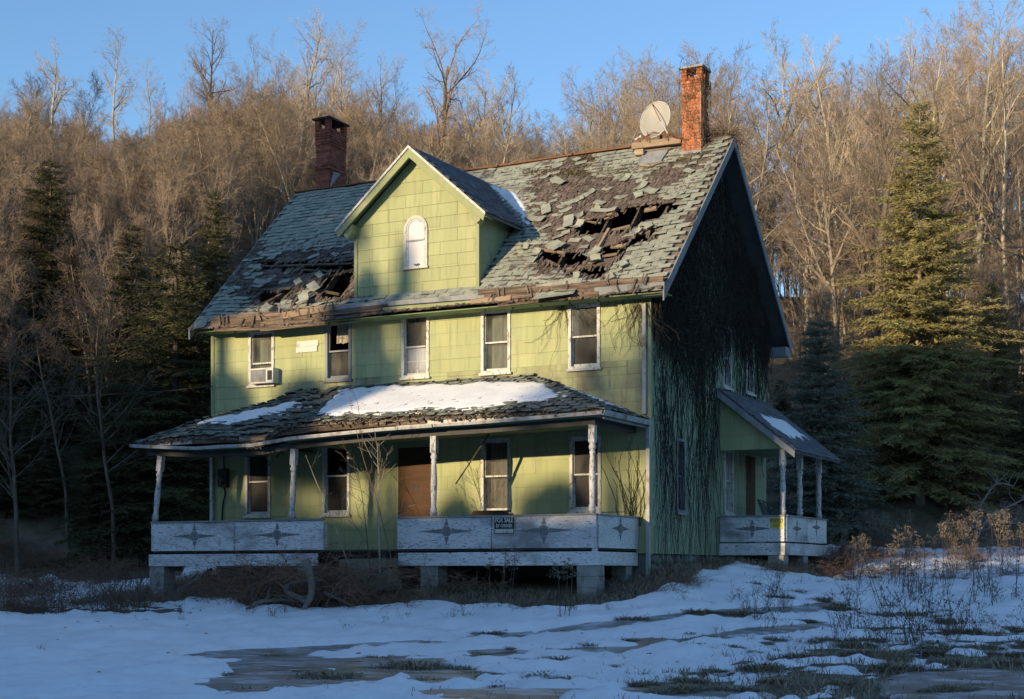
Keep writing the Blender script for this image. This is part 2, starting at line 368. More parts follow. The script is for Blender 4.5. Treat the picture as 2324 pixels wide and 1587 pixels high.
def snow_cover(x, y, z):
    a, d = camxy((x, y)); px, py = to_px((x, y, z))
    n = fbm(x, y, 0, .45, 3); n2 = fbm(x * 1.0, y * 1.0, 7, 1.5, 4)
    c = .55 + .30 * n + .16 * n2
    right = smooth(1250, 1900, px) * smooth(1370, 1430, py); low = smooth(1470, 1530, py) * smooth(330, 560, px)
    c -= .50 * right + .34 * low - .22 * (right + low) * fbm(a * 1.6, d * 4.5, 2, 1.0, 3)
    if right > .2 or low > .2:        # lengthwise drifts
        c += .42 * max(right, low) * noise.noise(Vector((a * .55 + d * .2, d * 1.5, 3)))
    c += .13 * fbm(x, y, 11, 4.2, 3)
    c -= .95 * max(0, wetness(px, py) + .25 * fbm(x, y, 13, 2.4, 3)) ** .6 * (1 + .7 * n2)
    h = house_dist(x, y); c -= 1.3 * (1 - smooth(.15, 1.25 + .6 * n, h)) * (1.0 if px < 1640 else .75)
    if px < 420: c -= .75 * smooth(1408, 1390, py) * (1 - smooth(1392, 1360, py) * .55) + .5 * smooth(1330, 1290, py)
    c -= .35 * smooth(1650, 1800, px) * smooth(1265, 1235, py) + smooth(45, 49, d) * .75 + .45 * smooth(40, 44, d) * smooth(700, 500, px)
    if px > 1650: c -= .7 * smooth(41, 44.5, d)
    if 540 < px < 930 : c -= .8 * smooth(1392, 1375, py)
    return c
ax_a = np.concatenate([np.arange(-26, -14.5, .3), np.arange(-14.5, 14.5, .085), np.arange(14.5, 26, .3)]); ax_d = np.concatenate([np.arange(13.8, 36, .14), np.arange(36, 58, .4)])
SA, SD = np.meshgrid(ax_a, ax_d); SB = base_z(SA, SD)
CV = np.zeros(SA.shape); SM = np.zeros(SA.shape); WT = np.zeros(SA.shape)
for i in range(SA.shape[0]):
    for j in range(SA.shape[1]):
        x = CAM.x + RGT.x * SA[i, j] + FWD.x * SD[i, j]; y = CAM.y + RGT.y * SA[i, j] + FWD.y * SD[i, j]
        if abs(SA[i, j]) > SD[i, j] * .345 + 7.0: CV[i, j] = -1; continue
        CV[i, j] = snow_cover(x, y, SB[i, j]) - 1.5 * smooth(.5, 6.5, abs(SA[i, j]) - SD[i, j] * .345)
        SM[i, j] = .06 * noise.fractal(Vector((SA[i, j] * .9, SD[i, j] * .9, 3)), 1, 2, 3) + .07 * noise.fractal(Vector((SA[i, j] * 1.1, SD[i, j] * 2.1, 9)), 1, 2, 3) + .03 * noise.fractal(Vector((SA[i, j] * 5, SD[i, j] * 5, 1)), 1, 2, 2)
        px, py = to_px((x, y, SB[i, j])); WT[i, j] = wetness(px, py) if py < 1640 else -1
T = np.clip(CV, -.35, .75)
ZS = SB + SM + np.where(T > 0, .13 * (np.maximum(T, 0) / .75) ** .6, .4 * T)
tag(grid_obj('snow', SA, SD, ZS, MAT['snow'], (CV > -.12).reshape(-1)), kind='structure')
tag(grid_obj('ice', SA, SD, SB + .028 + np.where(WT > 0, .02 * np.clip(WT, 0, .4), .4 * np.clip(WT, -.4, 0)), MAT['ice'], (WT > -.3).reshape(-1)), kind='structure')
# ================================================================== THE HOUSE
W, D = 10.455, 7.24
Z0 = .37
EZ, RZ, RY = 5.39, 9.26, 3.57                # front eave height (top of roof), ridge height, ridge position
SL = (RZ - EZ) / (RY + .5)
house = empty('house', (-5.2, 3.6, -.1), 'abandoned two storey green farmhouse with collapsing shingled roof and sagging porches', 'house')
FR = lambda a, d, z: (a, -d, z)              # front wall: a = x, d = outwards
SD_ = lambda a, d, z: (d, a, z)              # gable wall: a = y, d = outwards
def bb(m, P, a0, a1, d0, d1, z0, z1):
    p = P(a0, d0, z0); q = P(a1, d1, z1)
    m.box(min(p[0], q[0]), max(p[0], q[0]), min(p[1], q[1]), max(p[1], q[1]), z0, z1)
def sub_rect(rects, h):
    out = []
    for (a0, a1, z0, z1) in rects:
        b0, b1, c0, c1 = max(a0, h[0]), min(a1, h[1]), max(z0, h[2]), min(z1, h[3])
        if b0 >= b1 or c0 >= c1: out.append((a0, a1, z0, z1)); continue
        if z0 < c0: out.append((a0, a1, z0, c0))
        if c1 < z1: out.append((a0, a1, c1, z1))
        if a0 < b0: out.append((a0, b0, c0, c1))
        if b1 < a1: out.append((b1, a1, c0, c1))
    return out
def frect(x0, y0, x1, y1, y=0.0):
    ym, xm = (y0 + y1) / 2, (x0 + x1) / 2
    return (on_y(x0, ym, y).x, on_y(x1, ym, y).x, on_y(xm, y1, y).z, on_y(xm, y0, y).z)
def srect(x0, y0, x1, y1, x=0.0):
    ym, xm = (y0 + y1) / 2, (x0 + x1) / 2
    return (on_x(x0, ym, x).y, on_x(x1, ym, x).y, on_x(xm, y1, x).z, on_x(xm, y0, x).z)
# openings (casing outlines)
UP = [frect(566, 749, 623.5, 876), frect(739.5, 729, 798.5, 864), frect(912.8, 710, 975, 858), frect(1093, 700, 1159.6, 848), frect(1291, 688, 1363, 838)]
LO = [frect(558, 1013.7, 615, 1173), frect(733, 1005, 795, 1170), frect(1093, 995, 1159.6, 1166), frect(1294, 990, 1365, 1163)]
DOOR = frect(905.8, 1015.8, 979, 1250); DOOR = (DOOR[0], DOOR[1], .42, DOOR[3])
PATCH = frect(674, 774, 724, 800)
SUP = [srect(1638.5, 742, 1657, 882), srect(1691, 769, 1708.6, 895)]
SLO = [srect(1533, 996, 1553, 1165), srect(1642, 1016, 1662, 1168)]
SDOOR = srect(1692, 1036, 1713, 1190); SDOOR = (SDOOR[0], SDOOR[1], .58, SDOOR[3])

MAT['oldboard'] = mat('dark_old_board', [(.05, .05, .05), (.09, .09, .085)], 5, .9, .3, 40)
# --- walls: sheathing with real openings, then panels of cement siding one by one
def wall_mesh(name, P, a0, a1, z0, z1, holes, extra=None):
    rs = [(a0, a1, z0, z1)]
    for h in holes: rs = sub_rect(rs, (h[0] + .06, h[1] - .06, h[2] + .06, h[3] - .05))
    m = MB()
    for r in rs: bb(m, P, r[0], r[1], -.12, -.004, r[2], r[3])
    if extra: extra(m)
    return m.build(name, MAT['sheath'], house)
fw = wall_mesh('front_wall', FR, -W, 0, Z0, 5.62, UP + LO + [DOOR])
def gable_tri(m):
    m.prism([(-.004, .12, 5.38), (-.004, D - .01, 5.38), (-.004, RY, RZ - .22)], (-.11, 0, 0))
gw = wall_mesh('gable_wall', SD_, .121, D - .121, Z0, 5.38, SUP + SLO + [SDOOR], gable_tri)
m = MB(); m.box(-W + .004, -W + .12, .121, D - .121, Z0, 5.4); m.prism([(-W + .004, .12, 5.4), (-W + .004, D - .01, 5.4), (-W + .004, RY, RZ - .22)], (.11, 0, 0)); m.build('left_wall', MAT['siding'], house)
m = MB(); m.box(-W, 0, D - .12, D, Z0, 5.5); m.build('back_wall', MAT['siding_shade'], house)
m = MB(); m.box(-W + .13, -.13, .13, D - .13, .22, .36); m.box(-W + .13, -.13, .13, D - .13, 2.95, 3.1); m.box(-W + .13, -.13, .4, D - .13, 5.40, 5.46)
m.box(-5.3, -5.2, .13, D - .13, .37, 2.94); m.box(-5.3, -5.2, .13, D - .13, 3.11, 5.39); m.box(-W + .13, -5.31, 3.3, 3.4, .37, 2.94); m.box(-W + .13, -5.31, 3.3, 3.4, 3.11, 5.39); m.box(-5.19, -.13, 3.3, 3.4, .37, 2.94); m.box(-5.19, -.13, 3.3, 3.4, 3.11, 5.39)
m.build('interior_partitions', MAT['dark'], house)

def wedge_mesh(name):      # unit panel: a 0..1, out 0..1 , z 0..1 ; thin at the top
    me = bpy.data.meshes.new(name)
    V = [(0, 0, 0), (1, 0, 0), (1, -1, 0), (0, -1, 0), (0, 0, 1), (1, 0, 1), (1, -.35, 1), (0, -.35, 1)]
    F = [(0, 1, 2, 3), (4, 7, 6, 5), (3, 2, 6, 7), (0, 3, 7, 4), (1, 5, 6, 2), (0, 4, 5, 1)]
    me.from_pydata(V, [], F); me.update(); return me
MAT['siding_dirty'] = mat('stained_siding', [(.29, .325, .165), (.345, .37, .19), (.39, .405, .21)], .9, .8, .2, 60, (3, 3, .35), rnd=.07,
                          grime=((.14, .115, .095), 1.1, .42, .70, (1.1, 1.1, .9)), layer=((.17, .14, .11), 9, .52, .75, (1, 1, .12)))
WEDGE = {}
for k in ('siding', 'siding_shade', 'siding_dirty'):
    me = wedge_mesh('siding_panel'); me.materials.append(MAT[k]); WEDGE[k] = me
def panel(wall, rect, side, mk='siding', T=.013):
    a0, a1, z0, z1 = rect
    if a1 - a0 < .02 or z1 - z0 < .02: return
    o = bpy.data.objects.new('siding_panel', WEDGE[mk]); COL.objects.link(o); o.parent = wall
    g = .0009
    if side == 'front':
        o.location = (a0 + g, -random.uniform(0, .003), z0 + g); o.scale = (a1 - a0 - 2 * g, T + random.uniform(0, .006), z1 - z0 - g)
        if random.random() < .06: o.rotation_euler = (random.uniform(0, .02), random.uniform(-.012, .012), 0)
    else:
        o.rotation_euler = (0, 0, R(90)); o.location = (random.uniform(0, .003), a0 + g, z0 + g); o.scale = (a1 - a0 - 2 * g, T, z1 - z0 - g)
def panels(wall, a0, a1, z0, z1, holes, side, row=.2675, wid=.80, pick=None):
    n = 0; z = z0
    while z < z1 - .03:
        zt = min(z + row, z1); off = (n % 2) * wid * .5 + random.uniform(-.02, .02); a = a0 - off
        while a < a1:
            rs = [(max(a, a0), min(a + wid, a1), z, zt)]
            for h in holes: rs = sub_rect(rs, h)
            for r in rs:
                k = pick(r) if pick else ('siding' if side == 'front' else 'siding_shade')
                if k: panel(wall, r, side, k)
            a += wid
        z = zt; n += 1
def pick_front(r):
    x, z = (r[0] + r[1]) / 2, (r[2] + r[3]) / 2
    if 2.8 < z < 4.15 and (x > -4.2 or -8.6 < x < -6.0): return 'siding_dirty'
    return 'siding'
panels(fw, -W, 0, Z0, 5.40, UP + LO + [DOOR], 'front', pick=pick_front)
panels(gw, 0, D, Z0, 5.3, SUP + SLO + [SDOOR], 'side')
def clip_poly(P, a, b, c):   # keep a*x+b*y<=c
    out = []
    for i in range(len(P)):
        p, q = P[i], P[(i + 1) % len(P)]; dp, dq = a * p[0] + b * p[1] - c, a * q[0] + b * q[1] - c
        if dp <= 0: out.append(p)
        if (dp < 0 < dq) or (dq < 0 < dp):
            t = dp / (dp - dq); out.append((p[0] + (q[0] - p[0]) * t, p[1] + (q[1] - p[1]) * t))
    return out
def gable_panels(wall, P, a0, a1, z0, z1, planes, mk, holes=(), row=.2675, wid=.80):
    n = 0; z = z0
    while z < z1 - .03:
        zt = min(z + row, z1); a = a0 - (n % 2) * wid * .5
        while a < a1:
            rs = [(max(a, a0), min(a + wid, a1), z, zt)]
            for h in holes: rs = sub_rect(rs, h)
            for r in rs:
                g = .003
                Q = [(r[0] + g, r[2] + g), (r[1] - g, r[2] + g), (r[1] - g, r[3]), (r[0] + g, r[3])]
                for pl in planes:
                    if Q: Q = clip_poly(Q, *pl)
                if len(Q) < 3: continue
                zz = [q[1] for q in Q]
                if max(zz) - min(zz) < .02: continue
                mm = MB(); B0 = [P(q[0], .0, q[1]) for q in Q]; F0 = [P(q[0], .007 + .011 * (zt - q[1]) / row, q[1]) for q in Q]; k = len(Q)
                if P is SD_: B0.reverse(); F0.reverse()
                mm.add(B0 + F0, [tuple(range(k)), tuple(reversed(range(k, 2 * k)))] + [(i, k + i, k + (i + 1) % k, (i + 1) % k) for i in range(k)])
                mm.build('siding_panel', MAT[mk], wall)
            a += wid
        z = zt; n += 1
gable_panels(gw, SD_, 0, D, 5.3, RZ - .15, [(-SL, 1, EZ + .5 * SL - .17), (SL, 1, RZ + SL * RY - .17)], 'siding_shade')
# corner boards
m = MB(); m.box(-.05, .03, -.032, .05, Z0 - .02, 5.2); m.build('corner_board', MAT['trim'], house)
m = MB(); m.box(-W - .03, -W + .05, -.032, .05, Z0, 5.3); m.build('corner_board', MAT['trim'], house)
# stone foundation
m = MB(); m.box(-W + .05, -.05, .05, D - .05, -.9, Z0 - .012); fo = m.build('foundation', MAT['stone'], house)
st = []
for k in range(3):
    mm = MB(); bm = bmesh.new(); bmesh.ops.create_icosphere(bm, subdivisions=2, radius=.5)
    for v in bm.verts: v.co *= 1 + .35 * nz(*v.co, s=1.7 + k)
    me = bpy.data.meshes.new('foundation_stone'); bm.to_mesh(me); bm.free(); me.materials.append(MAT['stone']); me.polygons.foreach_set('use_smooth', [True] * len(me.polygons)); st.append(me)
for row in range(4):
    y = .1
    while y < D - .1:
        wd = random.uniform(.25, .5); o = bpy.data.objects.new('foundation_stone', random.choice(st)); COL.objects.link(o); o.parent = fo
        o.location = (-.06, y + wd / 2, Z0 - .1 - row * .19 + random.uniform(-.02, .02)); o.scale = (.2, wd * 1.05, .24); o.rotation_euler = (random.uniform(-.2, .2), 0, 0); y += wd

# --- windows
def rails(m, P, a0, a1, z0, z1, d0, d1, wv, wt, wb):
    bb(m, P, a0, a0 + wv, d0, d1, z0, z1); bb(m, P, a1 - wv, a1, d0, d1, z0, z1)
    bb(m, P, a0 + wv, a1 - wv, d0, d1, z1 - wt, z1); bb(m, P, a0 + wv, a1 - wv, d0, d1, z0, z0 + wb)
def window(P, r, wall, lower='glass', upper='glass', split=.5, storm=False, behind=None, casing='white', muntin=False, broken=False):
    a0, a1, z0, z1 = r; c = .062
    m = MB(); rails(m, P, a0, a1, z0, z1, -.10, .038, c, c * .9, .06)
    o = m.build('window', MAT[casing], house)
    m = MB(); bb(m, P, a0 - .03, a1 + .03, .005, .075, z0 - .035, z0 + .012); m.build('sill', MAT[casing], o)
    i0, i1, j0, j1 = a0 + c - .01, a1 - c + .01, z0 + .05, z1 - c * .8; zm = lerp(j0, j1, split)
    m = MB(); rails(m, P, i0, i1, zm - .02, j1, -.045, -.012, .034, .04, .032); m.build('sash', MAT[casing], o)
    m = MB(); rails(m, P, i0, i1, j0, zm + .02, -.085, -.050, .034, .035, .06); m.build('sash', MAT[casing], o)
    if muntin:
        m = MB(); am = (i0 + i1) / 2; bb(m, P, am - .01, am + .01, -.075, -.06, j0 + .07, zm - .02); zz = (j0 + zm) / 2
        bb(m, P, i0 + .04, am - .011, -.075, -.06, zz - .01, zz + .01); bb(m, P, am + .011, i1 - .04, -.075, -.06, zz - .01, zz + .01); m.build('muntin', MAT[casing], o)
    def pane(b0, b1, d, mt, jag=False):
        m = MB()
        if jag:
            A = [(i0 + .03, b0), (i1 - .03, b0)]; k = 7
            for q in range(k + 1): A.append((lerp(i1 - .03, i0 + .03, q / k), b0 + random.uniform(.03, .16) * (2 if q in (0, k) else 1)))
            Q = [P(a, d, z) for a, z in A]; m.add(Q, [tuple(range(len(Q)))])
        else:
            Q = [P(i0 + .03, d, b0), P(i1 - .03, d, b0), P(i1 - .03, d, b1), P(i0 + .03, d, b1)]; m.add(Q, [(0, 1, 2, 3)])
        m.build('pane', MAT[mt], o)
    if upper: pane(zm + .015, j1 - .03, -.03, upper, broken)
    if lower: pane(j0 + .05, zm - .015, -.068, lower)
    if behind:
        m = MB(); mt, b0, b1, c0, c1 = behind; n = 14
        Vt = []; Fs = []
        for k in range(n + 1):
            a = lerp(i0 + (i1 - i0) * c0, i0 + (i1 - i0) * c1, k / n); dd = -.18 + .02 * math.sin(k * 1.9) + .01 * random.random()
            Vt += [P(a, dd, lerp(j0, j1, b0) + .05 * nz(k * .5, 2)), P(a, dd - .01, lerp(j0, j1, b1))]
            if k: Fs.append((2 * k - 2, 2 * k, 2 * k + 1, 2 * k - 1))
        m.add(Vt, Fs); m.build('curtain', MAT[mt], o)
    return o
window(FR, UP[0], fw, 'glass', 'glass', .40, behind=('curtain', .0, 1, .0, 1.0))
window(FR, UP[1], fw, 'glass', None, .50, behind=('blind', .66, 1, .2, 1.0), casing='greywood')
window(FR, UP[2], fw, 'glass_mist', 'glass', .48, behind=('blind', .5, 1, .35, 1.0), muntin=True)
window(FR, UP[3], fw, 'glass', 'glass', .48, behind=('curtain', .0, .95, .0, 1.0))
window(FR, UP[4], fw, 'glass_screen', 'glass', .50)
window(FR, LO[0], fw, 'glass_screen', 'glass_screen', .5)
window(FR, LO[1], fw, 'glass_screen', 'glass_screen', .55, broken=True)
window(FR, LO[2], fw, 'glass_screen', 'glass_screen', .5, behind=('blind', .0, 1, .1, 1.0))
window(FR, LO[3], fw, 'glass_screen', 'glass_screen', .5)
window(SD_, SUP[0], gw, 'glass', 'glass'); window(SD_, SUP[1], gw, 'glass', 'glass')
window(SD_, SLO[0], gw, 'glass', 'glass', casing='greywood'); window(SD_, SLO[1], gw, 'glass_mist', 'glass_mist', .5)
# boarded front door with its number, side door, painted patch board
def text_mesh(body, size, name):
    cu = bpy.data.curves.new(name, 'FONT'); cu.body = body; cu.size = size; cu.align_x = 'CENTER'; cu.align_y = 'CENTER'; cu.extrude = .001; cu.offset = size * .018
    o = bpy.data.objects.new(name, cu); COL.objects.link(o); dg = bpy.context.evaluated_depsgraph_get()
    me = bpy.data.meshes.new_from_object(o.evaluated_get(dg)); bpy.data.objects.remove(o); bpy.data.curves.remove(cu); return me
def lettering(name, body, size, loc, mt, parent, sx=1.0, side=False):
    me = text_mesh(body, size, name); me.materials.clear(); me.materials.append(MAT[mt]); o = link(name, me, None)
    o.location = loc; o.rotation_euler = (R(90), 0, R(90) if side else 0); o.scale = (sx, 1, 1); child(o, parent); return o
m = MB(); bb(m, FR, DOOR[0], DOOR[1], -.02, .03, DOOR[2], DOOR[3]); dr = tag(m.build('door', MAT['ply'], house), 'brown plywood sheet boarding up the front door opening')
q = on_y(942, 1110, -.032); lettering('house_number', '72', .21, (q.x, -.0325, q.z), 'black', dr, .95)
m = MB(); rails(m, FR, DOOR[0] - .09, DOOR[1] + .09, DOOR[2], DOOR[3] + .09, .0, .028, .085, .085, .01); m.build('door_casing', MAT['trim'], house)
m = MB(); bb(m, SD_, SDOOR[0], SDOOR[1], -.03, .012, SDOOR[2], SDOOR[3]); m.build('door', MAT['ply'], house)
a0, a1, z0, z1 = PATCH
for k in range(2):
    m = MB(); bb(m, FR, a0 + .02 * k, a1 - .03 * (1 - k), .02, .036, lerp(z0, z1, k / 2) + .004, lerp(z0, z1, (k + 1) / 2)); m.build('patch_board', MAT['plastic'], house)

# ------------------------------------------------------------------ main roof
def hroof(x, y):
    z = EZ + (y + .5) * SL
    px, py = to_px((x, y, z))
    for (cx, cy, rx, ry, am) in ((1330, 585, 120, 60, .13), (1440, 520, 80, 40, .05), (690, 640, 120, 55, .16), (640, 670, 70, 35, .12), (1250, 655, 120, 25, .10), (620, 715, 160, 30, .08)):
        z -= am * math.exp(-((px - cx) / rx) ** 2 - ((py - cy) / ry) ** 2)
    return z + .022 * fbm(x, y, 0, 1.3, 2) - .03 * smooth(0, 1, 1 - abs(x + 5.2) / 5) * smooth(2, 3.5, y)
HOLES = [[(1312, 530), (1323, 503), (1358, 500), (1397, 484), (1460, 470), (1533, 465), (1523, 480), (1495, 493), (1461, 502), (1442, 516), (1400, 526), (1360, 528)],
         [(1365, 565), (1417, 558), (1432, 545), (1488, 528), (1484, 536), (1442, 555), (1414, 574), (1400, 588), (1368, 593)],
         [(1221, 567), (1239, 565), (1277, 576), (1330, 576), (1337, 590), (1312, 600), (1267, 607), (1231, 593)],
         [(1288, 618), (1326, 609), (1383, 604), (1378, 618), (1372, 627), (1333, 627)],
         [(590, 602), (650, 599), (808, 597), (808, 616), (758, 618), (690, 616), (650, 611), (600, 610)],
         [(751, 615), (806, 613), (796, 643), (772, 679), (737, 679), (727, 650), (744, 629)],
         [(586, 668), (625, 657), (664, 659), (650, 672), (618, 693), (597, 693), (576, 679)], [(548, 650), (565, 650), (569, 661), (548, 663)]]
def hole_d(px, py):      # negative inside a hole, in picture units
    best = 1e9
    for P in HOLES:
        d = poly_dist(px, py, P); best = min(best, -d if in_poly(px, py, P) else d)
    return best
BARE = [[(1215, 400), (1290, 372), (1300, 352), (1345, 350), (1350, 388), (1440, 398), (1520, 372), (1560, 345), (1610, 345), (1590, 385), (1510, 440), (1505, 470), (1420, 520), (1430, 555), (1395, 600), (1260, 640), (1190, 632), (1175, 590), (1230, 560), (1190, 500)],
        [(580, 596), (700, 560), (812, 556), (812, 690), (700, 700), (560, 690), (545, 650), (600, 630)]]
XR, XL = .47, -W - .25                        # roof ends
def roof_pt(x, y, lift=0.0):
    n = Vector((0, -SL, 1)).normalized(); return Vector((x, y, hroof(x, y))) + n * lift
nx, ny = 150, 64
gx = [lerp(XL, XR, i / nx) for i in range(nx + 1)]; gy = [lerp(-.5, RY, j / ny) for j in range(ny + 1)]
V = []; F = []
for lay in (0, 1):
    for y in gy:
        for x in gx:
            p = roof_pt(x, y, -.012 - .03 * lay); V.append(tuple(p))
K = (nx + 1) * (ny + 1); cell = set()
for j in range(ny):
    for i in range(nx):
        xc, yc = (gx[i] + gx[i + 1]) / 2, (gy[j] + gy[j + 1]) / 2; px, py = to_px((xc, yc, hroof(xc, yc)))
        if -6.66 < xc < -3.76 and 0.02 < yc and yc < RY and hroof(xc, yc) < 8.6 - .87 * abs(xc + 5.21): continue      # open under the dormer
        if hole_d(px, py) < 7 + 6 * nz(xc, yc, 3, 4): continue
        cell.add((i, j))
for (i, j) in cell:
    a = j * (nx + 1) + i; b, c, d = a + 1, a + nx + 2, a + nx + 1
    F.append((a, b, c, d)); F.append((K + d, K + c, K + b, K + a))
    for (di, dj, e) in ((-1, 0, (d, a)), (1, 0, (b, c)), (0, -1, (a, b)), (0, 1, (c, d))):
        if (i + di, j + dj) not in cell: F.append((e[0], K + e[0], K + e[1], e[1]))
me = bpy.data.meshes.new('roof'); me.from_pydata(V, [], F); me.update(); roof = link('roof', me, MAT['shake'], house)
# back slope, ridge cap, rake boards, soffit
m = MB(); BS = (RZ - EZ) / (D + .42 - RY)
m.prism([(XL, RY, RZ - .01), (XR, RY, RZ - .01), (XR, D + .42, EZ), (XL, D + .42, EZ)], (0, -.06, -.08)); m.build('back_slope', MAT['shake'], roof)
m = MB()
for k in range(6):
    xa, xb = lerp(XL, XR, k / 6), lerp(XL, XR, (k + 1) / 6); dz = [.03 * nz(x, 1, 1, .4) for x in (xa, xb)]
    if k == 5: xb = -1.9
    m.beam((xa, RY - .03, hroof(xa, RY) + .02), (xb + .04, RY - .03, hroof(xb, RY) + .02), .14, .03)
m.build('ridge_cap', MAT['rust'], roof)
def rake(y0, z0, y1, z1, nm, x=XR):
    m = MB(); m.prism([(x, y0, z0 - .02), (x, y1, z1 - .02), (x, y1, z1 - .24), (x, y0, z0 - .24)], (.028, 0, 0)); m.build(nm, MAT['greywood'], roof)
rake(-.53, EZ - .03, RY, RZ, 'rake_board'); rake(D + .45, EZ - .02, RY, RZ, 'rake_board'); 
rake(-.5, EZ, RY, RZ, 'rake_board', XL - .03); rake(D + .4, EZ, RY, RZ, 'rake_board', XL - .03)
m = MB()
m.prism([(.03, -.45, EZ - .13), (XR - .005, -.45, EZ - .13), (XR - .005, RY, RZ - .15), (.03, RY, RZ - .15)], (0, 0, -.02))
m.prism([(.03, D + .38, EZ - .10), (XR - .005, D + .38, EZ - .10), (XR - .005, RY, RZ - .15), (.03, RY, RZ - .15)], (0, 0, -.02))
m.build('gable_soffit', MAT['oldboard'], roof)
m = MB(); m.box(.02, XR, D + .02, D + .40, EZ - .34, EZ - .13); m.build('eave_return', MAT['greywood'], roof)
m = MB(); m.box(-W, XR - .01, -.48, -.02, 5.28, 5.30); m.build('eave_soffit', MAT['soffit'], roof)
# rafters
k = 0; x = -W + .2
while x < 0.2:
    if not (-6.6 < x < -3.8):
        m = MB(); a = roof_pt(x, -.42, -.13); b = roof_pt(x, RY - .05, -.13); a.z = EZ + .08 * SL - .16; m.beam(a, b, .045, .15, up=Vector((0, -SL, 1)), jit=.006); m.build('rafter', MAT['wood'], roof)
    x += .62
def rpx(px, py, lift=0.0):    # picture point onto the front roof plane
    return on_plane(px, py, Vector((0, -.5, EZ)) + Vector((0, -SL, 1)).normalized() * lift, Vector((0, -SL, 1)))
UPN = Vector((0, -SL, 1)).normalized()
def rboard(p, q, wd, th, lift, mt='wood', jit=.01, name='sheathing_board', par=None):
    m = MB(); m.beam(rpx(*p, lift), rpx(*q, lift), wd, th, up=UPN, jit=jit); return m.build(name, MAT[mt], par or roof)
for a in (((1286, 614), (1400, 589), .16, .03, -.02), ((1379, 526), (1430, 512), .06, .03, -.04), ((1372, 498), (1403, 487), .05, .03, -.03), ((1317, 503), (1364, 507), .05, .025, -.05),
          ((1388, 560), (1422, 559), .10, .03, -.02), ((1238, 591), (1268, 604), .06, .03, -.02), ((1368, 581), (1400, 576), .07, .03, -.05), ((1462, 478), (1490, 472), .12, .03, -.03),
          ((1354, 570), (1382, 520), .05, .06, .01), ((1390, 560), (1420, 540), .07, .03, .0), ((1318, 500), (1400, 482), .07, .03, -.01), ((1225, 566), (1280, 574), .06, .03, .0),
          ((592, 605), (800, 598), .08, .03, -.03), ((650, 612), (760, 616), .06, .03, -.04), ((664, 620), (690, 605), .06, .06, -.02), ((728, 660), (770, 668), .06, .03, -.04), ((600, 690), (640, 668), .06, .05, -.06),
          ((735, 632), (800, 612), .05, .04, -.08), ((555, 660), (660, 655), .05, .03, -.03)):
    rboard(*a, mt='fresh' if random.random() < .75 and a[0][0] > 900 else 'wood')

# shingles -----------------------------------------------------------------
def plate(name, wd, ln, th, curl, seed, mt):
    rr = random.Random(seed); V = []; nx_ = 3
    for lay in (0, 1):
        for j in (0, 1):
            for i in range(nx_):
                x = (i / (nx_ - 1) - .5) * wd + rr.uniform(-.01, .01); y = (j - .5) * ln + (rr.uniform(-.012, .012) if j == 0 else 0)
                z = (th if lay == 0 else 0) + (curl * rr.uniform(-.15, 1) if j == 0 else 0)
                V.append((x, y, z))
    def q(l, j, i): return l * 6 + j * 3 + i
    F = []
    for i in range(2): F.append((q(0, 0, i), q(0, 0, i + 1), q(0, 1, i + 1), q(0, 1, i))); F.append((q(1, 1, i), q(1, 1, i + 1), q(1, 0, i + 1), q(1, 0, i))); F.append((q(1, 0, i), q(1, 0, i + 1), q(0, 0, i + 1), q(0, 0, i)))
    F.append((q(1, 1, 0), q(1, 0, 0), q(0, 0, 0), q(0, 1, 0))); F.append((q(0, 1, 2), q(0, 0, 2), q(1, 0, 2), q(1, 1, 2)))
    me = bpy.data.meshes.new(name); me.from_pydata(V, [], F); me.materials.append(MAT[mt]); me.update(); return me
PL = {k: [plate('shingle', .282, .132 if k == 'shingle' else .24, .018, c, 10 + i, k) for i, c in enumerate((.006, .012, .02, .035, .05))] for k in ('shingle', 'slate')}
PL['shake'] = [plate('shake', .085, .22, .014, c, 30 + i, 'shake') for i, c in enumerate((.008, .015, .025, .03))]
def emit(items, parent, name, kind, nmax, stuffname):
    """items: (matrix, variant); the largest in view become objects, the rest one joined part"""
    def key(it): p = it[0].translation; return camxy(p)[1]
    items.sort(key=key)
    for M, v in items[:nmax]:
        o = bpy.data.objects.new(name, PL[kind][v]); COL.objects.link(o); o.parent = parent; o.matrix_local = M
    if items[nmax:]:
        m = MB()
        for M, v in items[nmax:]:
            me = PL[kind][v]; m.cur = random.random(); m.add([M @ x.co for x in me.vertices], [tuple(p.vertices) for p in me.polygons])
        tag(m.build(stuffname, MAT[kind], parent), kind='stuff')
def frame(p, xd, n, rot=0.0, tilt=0.0, sc=(1, 1, 1)):
    xd = (xd - n * xd.dot(n)).normalized(); yd = n.cross(xd)
    M = Matrix(((xd.x, yd.x, n.x, p.x), (xd.y, yd.y, n.y, p.y), (xd.z, yd.z, n.z, p.z), (0, 0, 0, 1)))
    return M @ Matrix.Rotation(rot, 4, 'Z') @ Matrix.Rotation(tilt, 4, 'X') @ Matrix.Diagonal((*sc, 1))
def rnormal(x, y):
    e = .06; return Vector((-(hroof(x + e, y) - hroof(x - e, y)) / (2 * e), -(hroof(x, y + e) - hroof(x, y - e)) / (2 * e), 1)).normalized()
SH = []; SK = []; LEN = math.hypot(RY + .5, RZ - EZ); u = .10; n = 0; cs = (RY + .5) / LEN
def under_dormer(x, y, m_=0.0):
    return abs(x + 5.21) < 1.49 + m_ and y > -.06 and (EZ + (y + .5) * SL) < 8.72 - .87 * abs(x + 5.21) or (abs(x + 5.21) < 1.8 and y > .1 and 7.26 < (EZ + (y + .5) * SL) < 8.70 - .87 * abs(x + 5.21))
